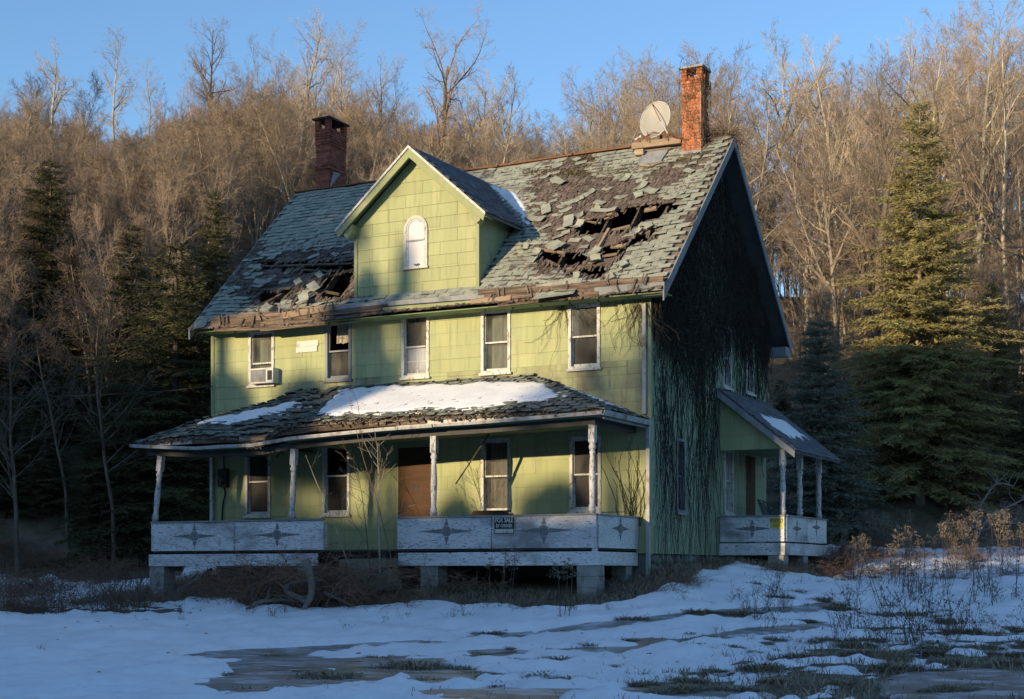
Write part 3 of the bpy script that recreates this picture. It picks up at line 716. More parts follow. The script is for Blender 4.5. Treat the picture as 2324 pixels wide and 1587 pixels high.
while u < LEN - .02:
    y = -.5 + u * cs; x = XL + .02 - (n % 2) * .15
    while x < XR:
        xx = x + .15; x += .293
        if xx > XR - .04 or xx < XL + .1 or under_dormer(xx, y): continue
        z = hroof(xx, y); px, py = to_px((xx, y, z)); hd = hole_d(px, py)
        if hd < 8: continue
        bare = max(-poly_dist(px, py, P) if not in_poly(px, py, P) else poly_dist(px, py, P) for P in BARE)
        nn = fbm(xx, y, 4, .8, 3) * 30
        gone = bare + nn > 6 or (nz(xx, y, 21, 1.3) > .60)
        mess = smooth(45, 5, hd) * .8 + smooth(-10, 20, bare + nn) * .5 + .03
        if px < 830: mess += .25 * smooth(500, 600, py)
        keep = not gone or random.random() < (.20 if hd > 10 else .08)
        if u < .28 and random.random() < .35 and (px > 1240 or px < 740): keep = False
        if keep:
            if gone: rot, tl, lift = random.gauss(0, .45), random.uniform(-.12, .02), random.uniform(.012, .05)
            else: rot, tl, lift = random.gauss(.01, .012 + .12 * mess ** 2), -.05 - random.uniform(0, .07) * (mess + .25), .018 + random.uniform(0, .02) * mess
            v = min(4, int(random.random() * (2 + 3.2 * mess)))
            SH.append((frame(Vector((xx + random.uniform(-.004, .004), y, z)) + rnormal(xx, y) * lift, Vector((1, 0, 0)), rnormal(xx, y), rot, tl, (random.uniform(.97, 1.02) if not gone else random.uniform(.6, 1.05), 1, 1)), v))
    u += .142; n += 1
u = .05; n = 0
while u < LEN - .02:
    y = -.5 + u * cs; x = XL
    while x < XR - .05:
        xx = x + .06; x += random.uniform(.06, .10)
        if under_dormer(xx, y): continue
        z = hroof(xx, y); px, py = to_px((xx, y, z)); hd = hole_d(px, py)
        if hd < 5 + 3 * nz(xx, y, 5, 6): continue
        bare = max(-poly_dist(px, py, P) if not in_poly(px, py, P) else poly_dist(px, py, P) for P in BARE)
        if bare < -26 and not (u < .3) and not nz(xx, y, 21, 1.3) > .5: continue
        SK.append((frame(Vector((xx, y, z)) + rnormal(xx, y) * .006, Vector((1, 0, 0)), rnormal(xx, y), random.gauss(0, .06 + .1 * (hd < 10)), -.05 - .06 * random.random(), (random.uniform(.8, 1.1), random.uniform(.8, 1.3), 1)), random.randrange(4)))
    u += .125
emit(SH, roof, 'shingle', 'shingle', 300, 'shingles')
emit(SK, roof, 'shake', 'shake', 300, 'shakes')
# curled strips of shingle lying loose over the holes
def strip(px, py, rot, ln, wd, curl, lift=.05):
    p = rpx(px, py, lift); M = frame(p, Vector((1, 0, 0)), UPN, rot); n = 6; V = []; F = []
    for i in range(n + 1):
        t = i / n - .5
        for (s_, lay) in ((-.5, 0), (.5, 0), (-.5, 1), (.5, 1)):
            V.append(M @ Vector((s_ * wd + random.uniform(-.012, .012), t * ln, curl * (4 * t * t) + (.012 if lay == 0 else 0) + random.uniform(-.006, .006))))
        if i:
            a = 4 * (i - 1); b = 4 * i
            F += [(a, a + 1, b + 1, b), (a + 2, b + 2, b + 3, a + 3), (a, b, b + 2, a + 2), (a + 1, a + 3, b + 3, b + 1)]
    F += [(0, 2, 3, 1), (4 * n, 4 * n + 1, 4 * n + 3, 4 * n + 2)]
    m = MB(); m.add(V, F); return m.build('loose_shingle_strip', MAT['shingle'], roof)
for a in ((1290, 505, .25, .75, .30, .04), (1312, 512, -.35, .45, .26, .05), (1345, 575, -.6, .55, .28, .05), (1352, 592, .2, .32, .30, .08), (1256, 560, .9, .55, .28, .02), (1270, 555, 1.0, .5, .2, .03), (1370, 478, 1.45, .95, .18, .03), (1215, 497, 1.25, .8, .26, .03),
          (1240, 478, .4, .6, .28, .04), (1330, 443, -.8, .7, .2, .03), (1300, 458, -1.1, .8, .22, .03), (1180, 462, .8, .6, .28, .03), (1195, 480, 1.2, .7, .22, .03), (1268, 412, .9, .7, .24, .03), (1455, 424, -.5, .5, .22, .03), (1480, 434, 1.2, .5, .24, .03), (1420, 405, -.4, .4, .22, .02),
          (1265, 606, 1.5, .4, .3, .06), (1375, 545, .1, .25, .24, .03), (1500, 520, 1.4, .8, .22, .03), (1470, 555, 1.35, .9, .24, .04),
          (720, 602, .35, .55, .24, .05), (690, 612, -.8, .45, .24, .05), (640, 600, 1.2, .8, .26, .05), (770, 606, .2, .4, .24, .06), (655, 640, 1.3, .9, .26, .05), (600, 640, 1.5, .8, .24, .05), (715, 655, .9, .7, .28, .06), (690, 680, .5, .6, .3, .05), (610, 700, 1.1, .5, .26, .05), (735, 580, 1.4, .9, .24, .04), (560, 665, 1.3, .6, .24, .05), (700, 560, .6, .5, .24, .03)):
    if all(hole_d(a[0], a[1]) > 6 for _ in (0,)) and random.random() < .75: strip(a[0], a[1], a[2], a[3] * .62, a[4] * .72, a[5])
_k = 0
while _k < 20:         # curled single shingles along the torn edges
    P = random.choice(HOLES); q = random.choice(P); a = (q[0] + random.gauss(0, 22), q[1] + random.gauss(0, 16)); h_ = hole_d(*a); w3 = rpx(*a)
    if not 7 < h_ < 34 or w3.x > XR - .2 or w3.y < -.4 or w3.y > RY - .1 or under_dormer(w3.x, w3.y, .2): continue
    strip(a[0], a[1], random.gauss(0, .7), random.uniform(.14, .30), random.uniform(.10, .22), random.uniform(.02, .07), .03); _k += 1
# splinters hanging at the torn edges
m = MB()
for i in range(260):
    P = random.choice(HOLES); k = random.randrange(len(P)); t = random.random(); q = (lerp(P[k][0], P[(k + 1) % len(P)][0], t), lerp(P[k][1], P[(k + 1) % len(P)][1], t))
    a = rpx(*q, random.uniform(-.02, .01)); d = Vector((random.gauss(0, .25), -1, -SL * .9 + random.gauss(0, .15))).normalized(); m.cur = random.random()
    m.beam(a - d * .08, a + d * random.uniform(.05, .2), random.uniform(.015, .05), .008, up=UPN, jit=.006)
tag(m.build('splinters', MAT['shake'], roof), kind='stuff')
# moss
m = MB()
for i in range(2600):
    c = random.choice(((1330, 366, 34, 14), (1500, 372, 80, 16), (1430, 392, 70, 9), (1330, 392, 90, 9), (1560, 350, 40, 10), (1240, 392, 70, 10), (1560, 360, 50, 12)))
    p = rpx(c[0] + random.gauss(0, .5) * c[2], c[1] + random.gauss(0, .5) * c[3], .02)
    if p.x > XR - .05 or p.y > RY: continue
    s_ = random.uniform(.015, .04); m.add([p + Vector((random.uniform(-s_, s_), random.uniform(-s_, s_), random.uniform(-.01, .03))) for _ in range(4)], [(0, 1, 2), (0, 2, 3), (0, 3, 1), (1, 3, 2)])
tag(m.build('moss', MAT['moss'], roof), kind='stuff')
# rotten eave boards
def eave(x0, x1, z0, z1, hgt, mt, y=-.52, tk=.03):
    m = MB(); m.beam((x0, y, z0), (x1, y, z1), tk, hgt, jit=.014); return m.build('fascia_board', MAT[mt], roof)
def ex(px, py, y=-.53): p = on_y(px, py, y); return p.x, p.z
for (p, q, hgt, mt, y) in (((478, 733), (742, 706), .15, 'wood', -.51), ((486, 745), (600, 742), .11, 'wood', -.53), ((590, 742), (738, 727), .13, 'wood', -.535), ((640, 718), (760, 697), .10, 'fresh', -.555), ((735, 712), (880, 697), .09, 'wood', -.53),
                           ((760, 699), (1100, 672), .07, 'greywood', -.52), ((870, 702), (1095, 683), .05, 'trim', -.535), ((1085, 664), (1215, 655), .10, 'wood', -.53), ((1080, 677), (1220, 668), .09, 'wood', -.515), ((1070, 684), (1160, 676), .06, 'fresh', -.55), ((1130, 690), (1235, 680), .06, 'wood', -.50), ((1215, 664), (1400, 645), .14, 'wood', -.52), ((1220, 677), (1360, 668), .10, 'wood', -.53), ((1350, 663), (1508, 650), .11, 'greywood', -.53), ((1390, 642), (1506, 634), .09, 'wood', -.50), ((745, 735), (838, 718), .06, 'wood', -.40)):
    a = ex(*p, y); b = ex(*q, y); eave(a[0], b[0], a[1], b[1], hgt * 1.35, mt, y)
m = MB()
for i in range(46):
    px = random.choice((random.uniform(490, 760), random.uniform(1100, 1500))); t = (px - 490) / 1000
    x, z = ex(px, lerp(733, 650, t) + random.uniform(-14, 14), -.575); m.cur = random.random(); r_ = random.gauss(0, .5)
    m.beam((x, -.575, z), (x + .2 * math.sin(r_), -.56, z + .2 * math.cos(r_)), random.uniform(.02, .05), .008, up=Vector((0, -1, 0)))
tag(m.build('loose_splinters', MAT['shake'], roof), kind='stuff')
# shingle flap hanging over the right eave
strip(1262, 662, .1, .5, .85, .05, .08); strip(1290, 652, -.05, .4, .5, .05, .08); strip(455, 738, .3, .35, .3, .03, .03)
# patched square below the dish
m = MB(); Q = [rpx(*q, .05) for q in ((1462, 343), (1521, 336), (1500, 368), (1447, 376))]; m.prism(Q, UPN * .02); m.build('bare_patch', MAT['greywood'], roof)
rboard((1450, 345), (1522, 337), .03, .03, .08, 'fresh'); rboard((1452, 374), (1475, 378), .04, .03, .08, 'fresh'); rboard((1475, 378), (1502, 367), .04, .03, .08, 'fresh')

# ------------------------------------------------------------------ dormer
DXL, DXR, DC, DZ, DS = -6.684, -3.741, -5.21, 8.79, .87
def droof(x): return DZ - DS * abs(x - DC)
AW = frect(918, 490, 972, 608); wc, wr = (AW[0] + AW[1]) / 2, (AW[1] - AW[0]) / 2
m = MB(); TH = .15
prof = [(DXL, 5.75), (DXR, 5.75), (DXR, droof(DXR) - TH), (DC, DZ - TH), (DXL, droof(DXL) - TH)]
rs = sub_rect([(DXL, DXR, 5.75, droof(DXR) - TH)], (AW[0] + .05, AW[1] - .05, AW[2] + .04, AW[3] - wr))
for r in rs: bb(m, FR, r[0], r[1], -.12, -.004, r[2], r[3])
m.prism([(x, .004, z) for x, z in [(DXL, droof(DXL) - TH + .001), (DXR, droof(DXR) - TH + .001), (DC, DZ - TH)]], (0, .11, 0))
dw = m.build('dormer_wall', MAT['sheath'], house)
gable_panels(dw, FR, DXL, DXR, 5.76, DZ - TH, [(DS, 1, DZ - TH + DS * DC), (-DS, 1, DZ - TH - DS * DC)], 'siding', [(AW[0] + .0, AW[1] - .0, AW[2], AW[3] - wr)], row=.262, wid=.82)
# right and left cheek walls with their panels, following the roof slope
for sx, xx in ((1, DXR), (-1, DXL)):
    m = MB(); m.prism([(xx, .0, 5.80), (xx, 1.55, 7.33), (xx, .0, 7.33)], (-.1 * sx, 0, 0)); cw = m.build('dormer_cheek', MAT['sheath'], house)
    z = 5.80; n = 0
    while z < 7.3:
        a = -(n % 2) * .3
        while a < 1.7:
            Q = [(max(a, 0) + .003, z + .003), (min(a + .61, 1.7) - .003, z + .003), (min(a + .61, 1.7) - .003, min(z + .262, 7.33)), (max(a, 0) + .003, min(z + .262, 7.33))]
            Q = clip_poly(Q, SL, -1, -(EZ + .5 * SL) + .02) if True else Q
            a += .61
            if len(Q) < 3 or max(q[0] for q in Q) - min(q[0] for q in Q) < .03: continue
            mm = MB(); mm.prism([(xx + .002 * sx, q[0], q[1]) for q in Q], (.012 * sx, 0, 0)); mm.build('siding_panel', MAT['siding_shade'], cw)
        z += .262; n += 1
# dormer roof
dr_ = MB()
for sx in (1, -1):
    e = 1.76; yv = lambda zz: (zz - EZ) / SL - .5
    A = [(DC, -.29, DZ), (DC + sx * e, -.29, DZ - DS * e), (DC + sx * e, yv(DZ - DS * e) + .05, DZ - DS * e), (DC, yv(DZ) + .05, DZ)]
    dr_.prism(A if sx > 0 else A[::-1], (0, 0, -.07))
dro = dr_.build('dormer_roof', MAT['slate'], house)
DS_ = []; nrm = Vector((DS, 0, 1)).normalized(); u = .06; L2 = 1.76 * math.hypot(1, DS); n = 0
while u < L2:
    zz = DZ - DS * 1.76 + DS * u / math.hypot(1, DS) * 1.0; x = DC + 1.76 - u / math.hypot(1, DS); y = -.26 - (n % 2) * .13; yend = (zz - EZ) / SL - .5
    while y < yend:
        if y > -.3: DS_.append((frame(Vector((x, y + .13, zz)) + nrm * .008, Vector((0, 1, 0)), nrm, random.gauss(0, .01), -.05, (.88, .75, .8)), random.choice((0, 0, 1))))
        y += .262
    u += .115; n += 1
emit(DS_, dro, 'shingle', 'slate', 240, 'shingles')
for sx in (1, -1):
    e = 1.79
    m = MB(); m.prism([(DC, -.30, DZ + .01), (DC + sx * e, -.30, DZ + .01 - DS * e), (DC + sx * e, -.30, DZ - .05 - DS * e), (DC, -.30, DZ - .05)], (0, -.03, 0)); m.build('rake_edge', MAT['rust' if False else 'white'], dro)
    m = MB(); m.prism([(DC, -.27, DZ - .05), (DC + sx * (e - .02), -.27, DZ - .05 - DS * (e - .02)), (DC + sx * (e - .06), -.27, DZ - .21 - DS * (e - .06)), (DC, -.27, DZ - .24)], (0, -.03, 0)); m.build('rake_board', MAT['trim'], dro)
    m = MB(); m.prism([(DC, -.04, DZ - .16), (DC + sx * 1.56, -.04, DZ - .16 - DS * 1.56), (DC + sx * 1.50, -.04, DZ - .30 - DS * 1.50), (DC, -.04, DZ - .32)], (0, .028, 0)); m.build('frieze_board', MAT['trim'], dw)
    m = MB(); m.prism([(DC, -.265, DZ - .075), (DC + sx * e, -.265, DZ - .075 - DS * e), (DC + sx * (e), -.265, DZ - .095 - DS * e), (DC, -.265, DZ - .095)], (0, .265, 0)); m.build('soffit', MAT['soffit'], dro)
    m = MB(); xq = DC + sx * 1.47; zq = droof(xq) - .16; A = [(xq - sx * .05, -.04, zq - .02), (xq + sx * .16, -.04, zq - .16), (xq + sx * .16, -.04, zq - .24), (xq + sx * .08, -.04, zq - .30), (xq - sx * .04, -.04, zq - .20)]
    m.prism(A, (0, -.20, 0)); m.build('corbel', MAT['trim'], dro)
m = MB(); m.box(DXR - .05, DXR + .028, -.034, .06, 5.80, 7.30); m.build('corner_board', MAT['trim'], dw)
m = MB(); m.box(DXL - .028, DXL + .05, -.034, .06, 5.80, 7.30); m.build('corner_board', MAT['trim'], dw)
# arched window
def arch(r0, r1, d0, d1, zbase, zc, n=14):
    m = MB(); O = []; I = []
    for k in range(n + 1):
        a = math.pi * k / n; O.append((wc + r1 * math.cos(a), zc + r1 * math.sin(a))); I.append((wc + r0 * math.cos(a), zc + r0 * math.sin(a)))
    O = [(wc + r1, zbase)] + O + [(wc - r1, zbase)]; I = [(wc + r0, zbase)] + I + [(wc - r0, zbase)]; k = len(O)
    V = [FR(a, d1, z) for a, z in O] + [FR(a, d1, z) for a, z in I] + [FR(a, d0, z) for a, z in O] + [FR(a, d0, z) for a, z in I]
    F = []
    for i in range(k - 1): F += [(i + 1, i, k + i, k + i + 1), (i, i + 1, 2 * k + i + 1, 2 * k + i), (k + i + 1, k + i, 3 * k + i, 3 * k + i + 1)]
    m.add(V, F); return m
zc = AW[3] - wr
aw = arch(wr - .065, wr, -.03, .045, AW[2], zc).build('arched_window', MAT['white'], house)
arch(wr - .105, wr - .07, .0, .038, AW[2] + .02, zc).build('sash', MAT['white'], aw)
m = MB(); n = 14; Q = [FR(wc - wr + .07, .024, AW[2] + .03), FR(wc + wr - .07, .024, AW[2] + .03)] + [FR(wc + (wr - .07) * math.cos(math.pi * k / n), .024, zc + (wr - .07) * math.sin(math.pi * k / n)) for k in range(n + 1)]
MAT['glass_fog'] = glass('fogged_glass', .97, (.55, .56, .57), .0, .12, 2.5); m.add(Q, [tuple(range(len(Q)))]); m.build('pane', MAT['glass_fog'], aw)
zm = lerp(AW[2], AW[3], .52); m = MB(); bb(m, FR, wc - wr + .07, wc + wr - .07, .026, .04, zm - .02, zm + .015); m.build('meeting_rail', MAT['greywood'], aw)
m = MB(); bb(m, FR, AW[0] - .02, AW[1] + .02, .0, .07, AW[2] - .03, AW[2] + .02); m.build('sill', MAT['white'], aw)
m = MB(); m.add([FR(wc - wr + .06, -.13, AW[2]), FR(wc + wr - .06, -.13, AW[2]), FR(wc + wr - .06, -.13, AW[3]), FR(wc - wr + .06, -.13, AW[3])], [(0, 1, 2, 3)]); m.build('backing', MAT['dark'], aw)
m = MB(); a = on_y(940, 600, -.04); m.tube([a, a + Vector((.05, -.02, -.03)), a + Vector((.12, -.02, .0))], .012, 5); m.build('latch', MAT['black'], aw)

# ------------------------------------------------------------------ chimneys
BR = {}
for k in ('brick_r', 'brick_l', 'concrete'):
    m = MB(); m.box(-.5, .5, -.5, .5, -.5, .5); me = m.mesh('brick'); me.materials.append(MAT[k]); BR[k] = me
def chimney(cx, cy, wx, wy, zb, zt, kind, slab, open_h, bands, cap_mat):
    m = MB(); m.box(cx - wx / 2 + .012, cx + wx / 2 - .012, cy - wy / 2 + .012, cy + wy / 2 - .012, zb, zt - open_h)
    ch = m.build('chimney', MAT['mortar'], house); z = zb + .3; n = 0; H = .066; G = .011
    def brick(x0, x1, y0, y1, z0, z1):
        o = bpy.data.objects.new('brick', BR[kind]); COL.objects.link(o); o.parent = ch
        o.location = ((x0 + x1) / 2, (y0 + y1) / 2, (z0 + z1) / 2); o.scale = (x1 - x0, y1 - y0, z1 - z0); o.rotation_euler = (0, 0, random.gauss(0, .006))
    while z < zt - open_h - .01:
        f = (z - zb) / (zt - zb); ex_ = max([e for (a, b, e) in bands if a <= f <= b] or [0])
        x0, x1, y0, y1 = cx - wx / 2 - ex_, cx + wx / 2 + ex_, cy - wy / 2 - ex_, cy + wy / 2 + ex_; t = .1; o_ = .004 * random.random()
        for (lo, hi, fx) in ((x0, x1, True), (y0 + t + G, y1 - t - G, False)):
            p = lo - ((n % 2) * .105 if fx else .05 * (n % 2))
            while p < hi - .02:
                q0, q1 = max(p, lo), min(p + .205 - G, hi); p += .205
                if q1 - q0 < .03: continue
                if fx: brick(q0, q1, y0 - o_, y0 + t, z, z + H - G); brick(q0, q1, y1 - t, y1, z, z + H - G)
                else: brick(x1 - t, x1 + o_, q0, q1, z, z + H - G); brick(x0, x0 + t, q0, q1, z, z + H - G)
        z += H; n += 1
    e = bands[-1][2]
    for sx in (-1, 1):
        for sy in (-1, 1):
            zz = zt - open_h
            while zz < zt - .02:
                px_ = cx + sx * (wx / 2 + e - .06); py_ = cy + sy * (wy / 2 + e - .06); brick(px_ - .06, px_ + .06, py_ - .06, py_ + .06, zz, zz + H - G); zz += H
    m = MB(); o = slab; m.prism([(cx - wx / 2 - o, cy - wy / 2 - o, zt), (cx + wx / 2 + o, cy - wy / 2 - o, zt + .01), (cx + wx / 2 + o, cy + wy / 2 + o, zt), (cx - wx / 2 - o, cy + wy / 2 + o, zt + .012)], (0, 0, .045))
    m.build('chimney_cap', MAT[cap_mat], ch)
    return ch
c1 = chimney(.03 - .35, 3.36, .43, .43, 8.2, 10.66, 'brick_r', .05, .20, [(0, .86, 0), (.86, 1, .015)], 'concrete')
tag(c1, 'orange brick chimney with dead vine growing over it')
pL = rpx(720, 424); pR = rpx(751, 428)
cxl, cyl = (pL.x + pR.x) / 2, pR.y + .37
c2 = chimney(cxl, cyl, .37, .74, 8.2, on_y(752, 269, cyl - .37).z, 'brick_l', .07, .22, [(0, .55, 0), (.55, .61, .03), (.61, .78, .0), (.78, 1, .02)], 'black')
tag(c2, 'dark red brick chimney with open corners under its cap')
m = MB(); m.prism([Vector((cxl + .2, cyl - .38, hroof(cxl, cyl - .38) + .03)), Vector((cxl + .2, cyl + .1, hroof(cxl, cyl + .1) + .03)), Vector((cxl + .2, cyl - .2, hroof(cxl, cyl - .2) + .28))], (.02, 0, 0)); m.build('flashing', MAT['greywood'], roof)
m = MB(); q = hroof(-.32, 3.13); m.box(-.57, -.08, 3.08, 3.14, q - .05, q + .06); m.build('flashing', MAT['greywood'], roof)
# ------------------------------------------------------------------ front porch
PX0, PX1, PY = -10.53, -.26, -1.97
DECK = .452
def interp(t, tab):
    for (a, va), (b, vb) in zip(tab[:-1], tab[1:]):
        if t <= b: return lerp(va, vb, max(0, (t - a) / (b - a)))
    return tab[-1][1]
EDGE = [(0, 2.92), (4, 2.96), (6, 2.97), (6.9, 2.94), (7.5, 2.79), (8.1, 2.80), (8.8, 2.85), (10.72, 2.74)]
GUT = [(0, 2.87), (2.6, 2.80), (4.3, 2.78), (6.8, 2.67), (7.7, 2.57), (9.1, 2.56), (10.8, 2.66)]
EY = -2.22
def hporch(x, y):
    s = -x; e = interp(s, EDGE)
    f = e + (3.93 - e) * (y - EY) / (-EY)
    r_ = 2.92 + (s - .02) * (1.01 / 2.48); l_ = 2.74 + (10.72 - s) * (1.19 / 2.72)
    z = min(f, r_, l_)
    sc_ = lerp(7.65, 7.0, (y - EY) / -EY); z -= .24 * math.exp(-((s - sc_) / .38) ** 2) * smooth(0, -.5, y)
    sc2 = 8.6; z -= .06 * math.exp(-((s - sc2) / .5) ** 2) * smooth(0, -.8, y)
    return z + .018 * fbm(x, y, 2, 1.6, 2)
nx, ny = 110, 24; gx = [lerp(-10.72, -.02, i / nx) for i in range(nx + 1)]; gy = [lerp(EY, -.005, j / ny) for j in range(ny + 1)]
V = []; F = []
for lay in (0, 1):
    for y in gy:
        for x in gx: V.append((x, y, hporch(x, y) - .045 * lay - .01))
K = (nx + 1) * (ny + 1)
def torn(x, y): return abs(-x - 7.35) < .16 and -1.9 < y < -1.2
for j in range(ny):
    for i in range(nx):
        if torn((gx[i] + gx[i + 1]) / 2, (gy[j] + gy[j + 1]) / 2): continue
        a = j * (nx + 1) + i; b, c, d = a + 1, a + nx + 2, a + nx + 1; F += [(a, b, c, d), (K + d, K + c, K + b, K + a)]
        if j == 0: F.append((K + a, K + b, b, a))
        if i == 0: F.append((d, K + d, K + a, a))
        if i == nx - 1: F.append((b, K + b, K + c, c))
me = bpy.data.meshes.new('porch_roof'); me.from_pydata(V, [], F); me.update(); proof = link('porch_roof', me, MAT['shake'], house)
def pnorm(x, y):
    e = .05; return Vector((-(hporch(x + e, y) - hporch(x - e, y)) / (2 * e), -(hporch(x, y + e) - hporch(x, y - e)) / (2 * e), 1)).normalized()
MAT['mossy'] = mat('mossy_shingle', [(.11, .12, .105), (.185, .20, .175), (.26, .275, .235)], 5, .95, .5, 160, rnd=.22, hue=.012, grime=((.05, .045, .03), 3, .50, .7, (1, 1, 1)))
PL['mossy'] = [plate('shingle', .28, .17, .018, c, 50 + i, 'mossy') for i, c in enumerate((.012, .02, .03, .045, .06))]
PS = []; y = EY + .05; n = 0
while y < -.02:
    x = -10.7 - (n % 2) * .15
    while x < -.05:
        xx = x + .15; x += .29
        if xx > -.1 or torn(xx, y): continue
        s = -xx; f = hporch(xx, y); onhip = (2.92 + (s - .02) * (1.01 / 2.48) < f + .05) or (2.74 + (10.72 - s) * (1.19 / 2.72) < f + .05)
        nr = pnorm(xx, y); mess = .55 + .9 * math.exp(-((s - 7.4) / .8) ** 2) + .5 * (nr.x > .2)
        if random.random() < .05 * mess: continue
        rot = random.gauss(0, .05 + .22 * max(0, mess - .6)); xd = Vector((1, 0, 0))
        if abs(nr.x) > .25: xd = Vector((-nr.y, nr.x, 0)) if nr.x > 0 else Vector((-nr.y, nr.x, 0)); rot += 0
        PS.append((frame(Vector((xx, y, f)) + nr * random.uniform(.01, .035), xd, nr, rot, -.05 - .07 * random.random() * mess, (random.uniform(.8, 1.05), random.uniform(.75, 1.0), 1)), min(4, int(random.random() * (2.5 + 2 * mess)))))
    y += .125; n += 1
emit(PS, proof, 'shingle', 'mossy', 300, 'shingles')
m = MB()      # torn shakes, moss and ragged bits along the eave and the broken valley
for i in range(900):
    s = random.uniform(.1, 10.6); m.cur = random.random()
    if random.random() < .3: s = random.gauss(7.4, .35); y = random.uniform(EY, -.3)
    else: y = EY + random.uniform(-.03, .16)
    x = -s; z = hporch(x, y) + random.uniform(-.05, .03); a = random.gauss(-1.57, .5)
    if random.random() < .25: a = random.uniform(0, 6.3)
    l = random.uniform(.04, .13); m.beam((x, y, z), (x + l * math.cos(a), y + l * math.sin(a), z + random.uniform(-.07, .02)), random.uniform(.015, .06), .012, jit=.006)
tag(m.build('rotten_shakes', MAT['shake'], proof), kind='stuff')
m = MB()
for i in range(1500):
    s = random.uniform(.1, 10.6); y = EY + abs(random.gauss(0, .12)); x = -s; p = Vector((x, y, hporch(x, y) + .03)); q = random.uniform(.012, .035)
    m.add([p + Vector((random.uniform(-q, q), random.uniform(-q, q), random.uniform(-.02, .02))) for _ in range(4)], [(0, 1, 2), (0, 2, 3), (0, 3, 1), (1, 3, 2)])
tag(m.build('moss', MAT['moss'], proof), kind='stuff')
# fascia, gutter, beam, ceiling
TAB = [.03, 1.2, 2.5, 3.7, 5.0, 6.2, 7.0, 7.7, 8.5, 9.3, 10.1, 10.68]
for k in range(len(TAB) - 1):
    a, b = TAB[k], TAB[k + 1] - .01
    m = MB(); m.beam((-a, EY + .05, lerp(interp(a, EDGE), interp(a, GUT), .42)), (-b, EY + .05, lerp(interp(b, EDGE), interp(b, GUT), .42)), .025, .10, jit=.008); m.build('fascia_board', MAT['wood' if k in (5, 6, 7) else random.choice(('white', 'wood', 'white'))], proof)
def gutter(tab, y, side=False):
    m = MB(); P = []
    prof = [(.0, .036), (-.0, -.012), (-.03, -.03), (-.075, -.028), (-.09, .02), (-.09, .036), (-.082, .036), (-.082, .02), (-.07, -.02), (-.03, -.022), (-.008, -.008), (-.008, .036)]
    for (x, z) in tab:
        for (o, h) in prof: P.append((x, y + o, z + h) if not side else (x - o, y if False else side[0], z + h))
    n = len(prof); F = []
    for i in range(len(tab) - 1):
        for j in range(n): F.append((i * n + j, i * n + (j + 1) % n, (i + 1) * n + (j + 1) % n, (i + 1) * n + j))
    F += [tuple(range(n)), tuple(reversed(range((len(tab) - 1) * n, len(tab) * n)))]
    m.add(P, F); return m.build('gutter', MAT['metal'], proof)
gutter([(-s, interp(s, GUT)) for s in (.0, 1.0, 2.0, 2.6, 3.4, 4.3)], EY - .005); gutter([(-s, interp(s, GUT) - .01) for s in (3.5, 4.6, 5.6, 6.8)], EY - .03); gutter([(-s, interp(s, GUT) + .02 * nz(s, 0, 0, 2)) for s in (6.7, 7.7, 8.4, 9.1, 9.9, 10.85)], EY - .01)
m = MB(); prof = [(.0, .05), (0, -.03), (.06, -.045), (.09, .05), (.08, .05), (.055, -.035), (.008, -.022), (.008, .05)]
Vv = []
for y in (EY - .1, -1.2, -.02):
    for o, h in prof: Vv.append((-.02 + o, y, 2.87 + h))
n = len(prof); Ff = []
for i in range(2):
    for j in range(n): Ff.append((i * n + j, (i + 1) * n + j, (i + 1) * n + (j + 1) % n, i * n + (j + 1) % n))
m.add(Vv, Ff + [tuple(reversed(range(n))), tuple(range(2 * n, 3 * n))]); m.build('gutter', MAT['metal'], proof)
m = MB(); m.beam((-.05, EY + .1, 2.84), (-.05, -.04, 2.84), .025, .13); m.build('fascia_board', MAT['greywood'], proof)
m = MB()
for k in range(len(TAB) - 1):
    a, b = TAB[k] + (.28 if k == 0 else 0), TAB[k + 1]; m.beam((-a, PY + .06, interp(a, GUT) - .10), (-b, PY + .06, interp(b, GUT) - .10), .09, .13)
m.beam((-.33, PY, 2.76), (-.33, -.02, 2.76), .09, .13); m.build('porch_beam', MAT['oldboard'], proof)
m = MB()
for k in range(len(TAB) - 1):
    if TAB[k] == 7.0: continue
    a, b = TAB[k], TAB[k + 1]; za, zb = interp(a, GUT) - .03, interp(b, GUT) - .03
    m.add([(-a, EY + .06, za), (-b, EY + .06, zb), (-b, -.03, zb), (-a, -.03, za), (-a, EY + .06, za + .02), (-b, EY + .06, zb + .02), (-b, -.03, zb + .02), (-a, -.03, za + .02)], [(0, 1, 2, 3), (4, 7, 6, 5), (0, 4, 5, 1), (1, 5, 6, 2), (2, 6, 7, 3), (3, 7, 4, 0)])
m.build('porch_ceiling', MAT['soffit'], proof)
for (a, b, wd, mt) in ((on_y(1110, 985, -1.0), on_y(1034, 1099, -1.3), .07, 'wood'), (on_y(605, 1040, -1.3), on_y(655, 1008, -1.2), .06, 'fresh'), (on_y(628, 1038, -1.5), on_y(662, 1000, -1.2), .08, 'wood'), (on_y(640, 1030, -1.2), on_y(668, 1002, -1.0), .07, 'wood')):
    m = MB(); m.beam(a, b, wd, .02, jit=.006); m.build('hanging_board', MAT[mt], proof)
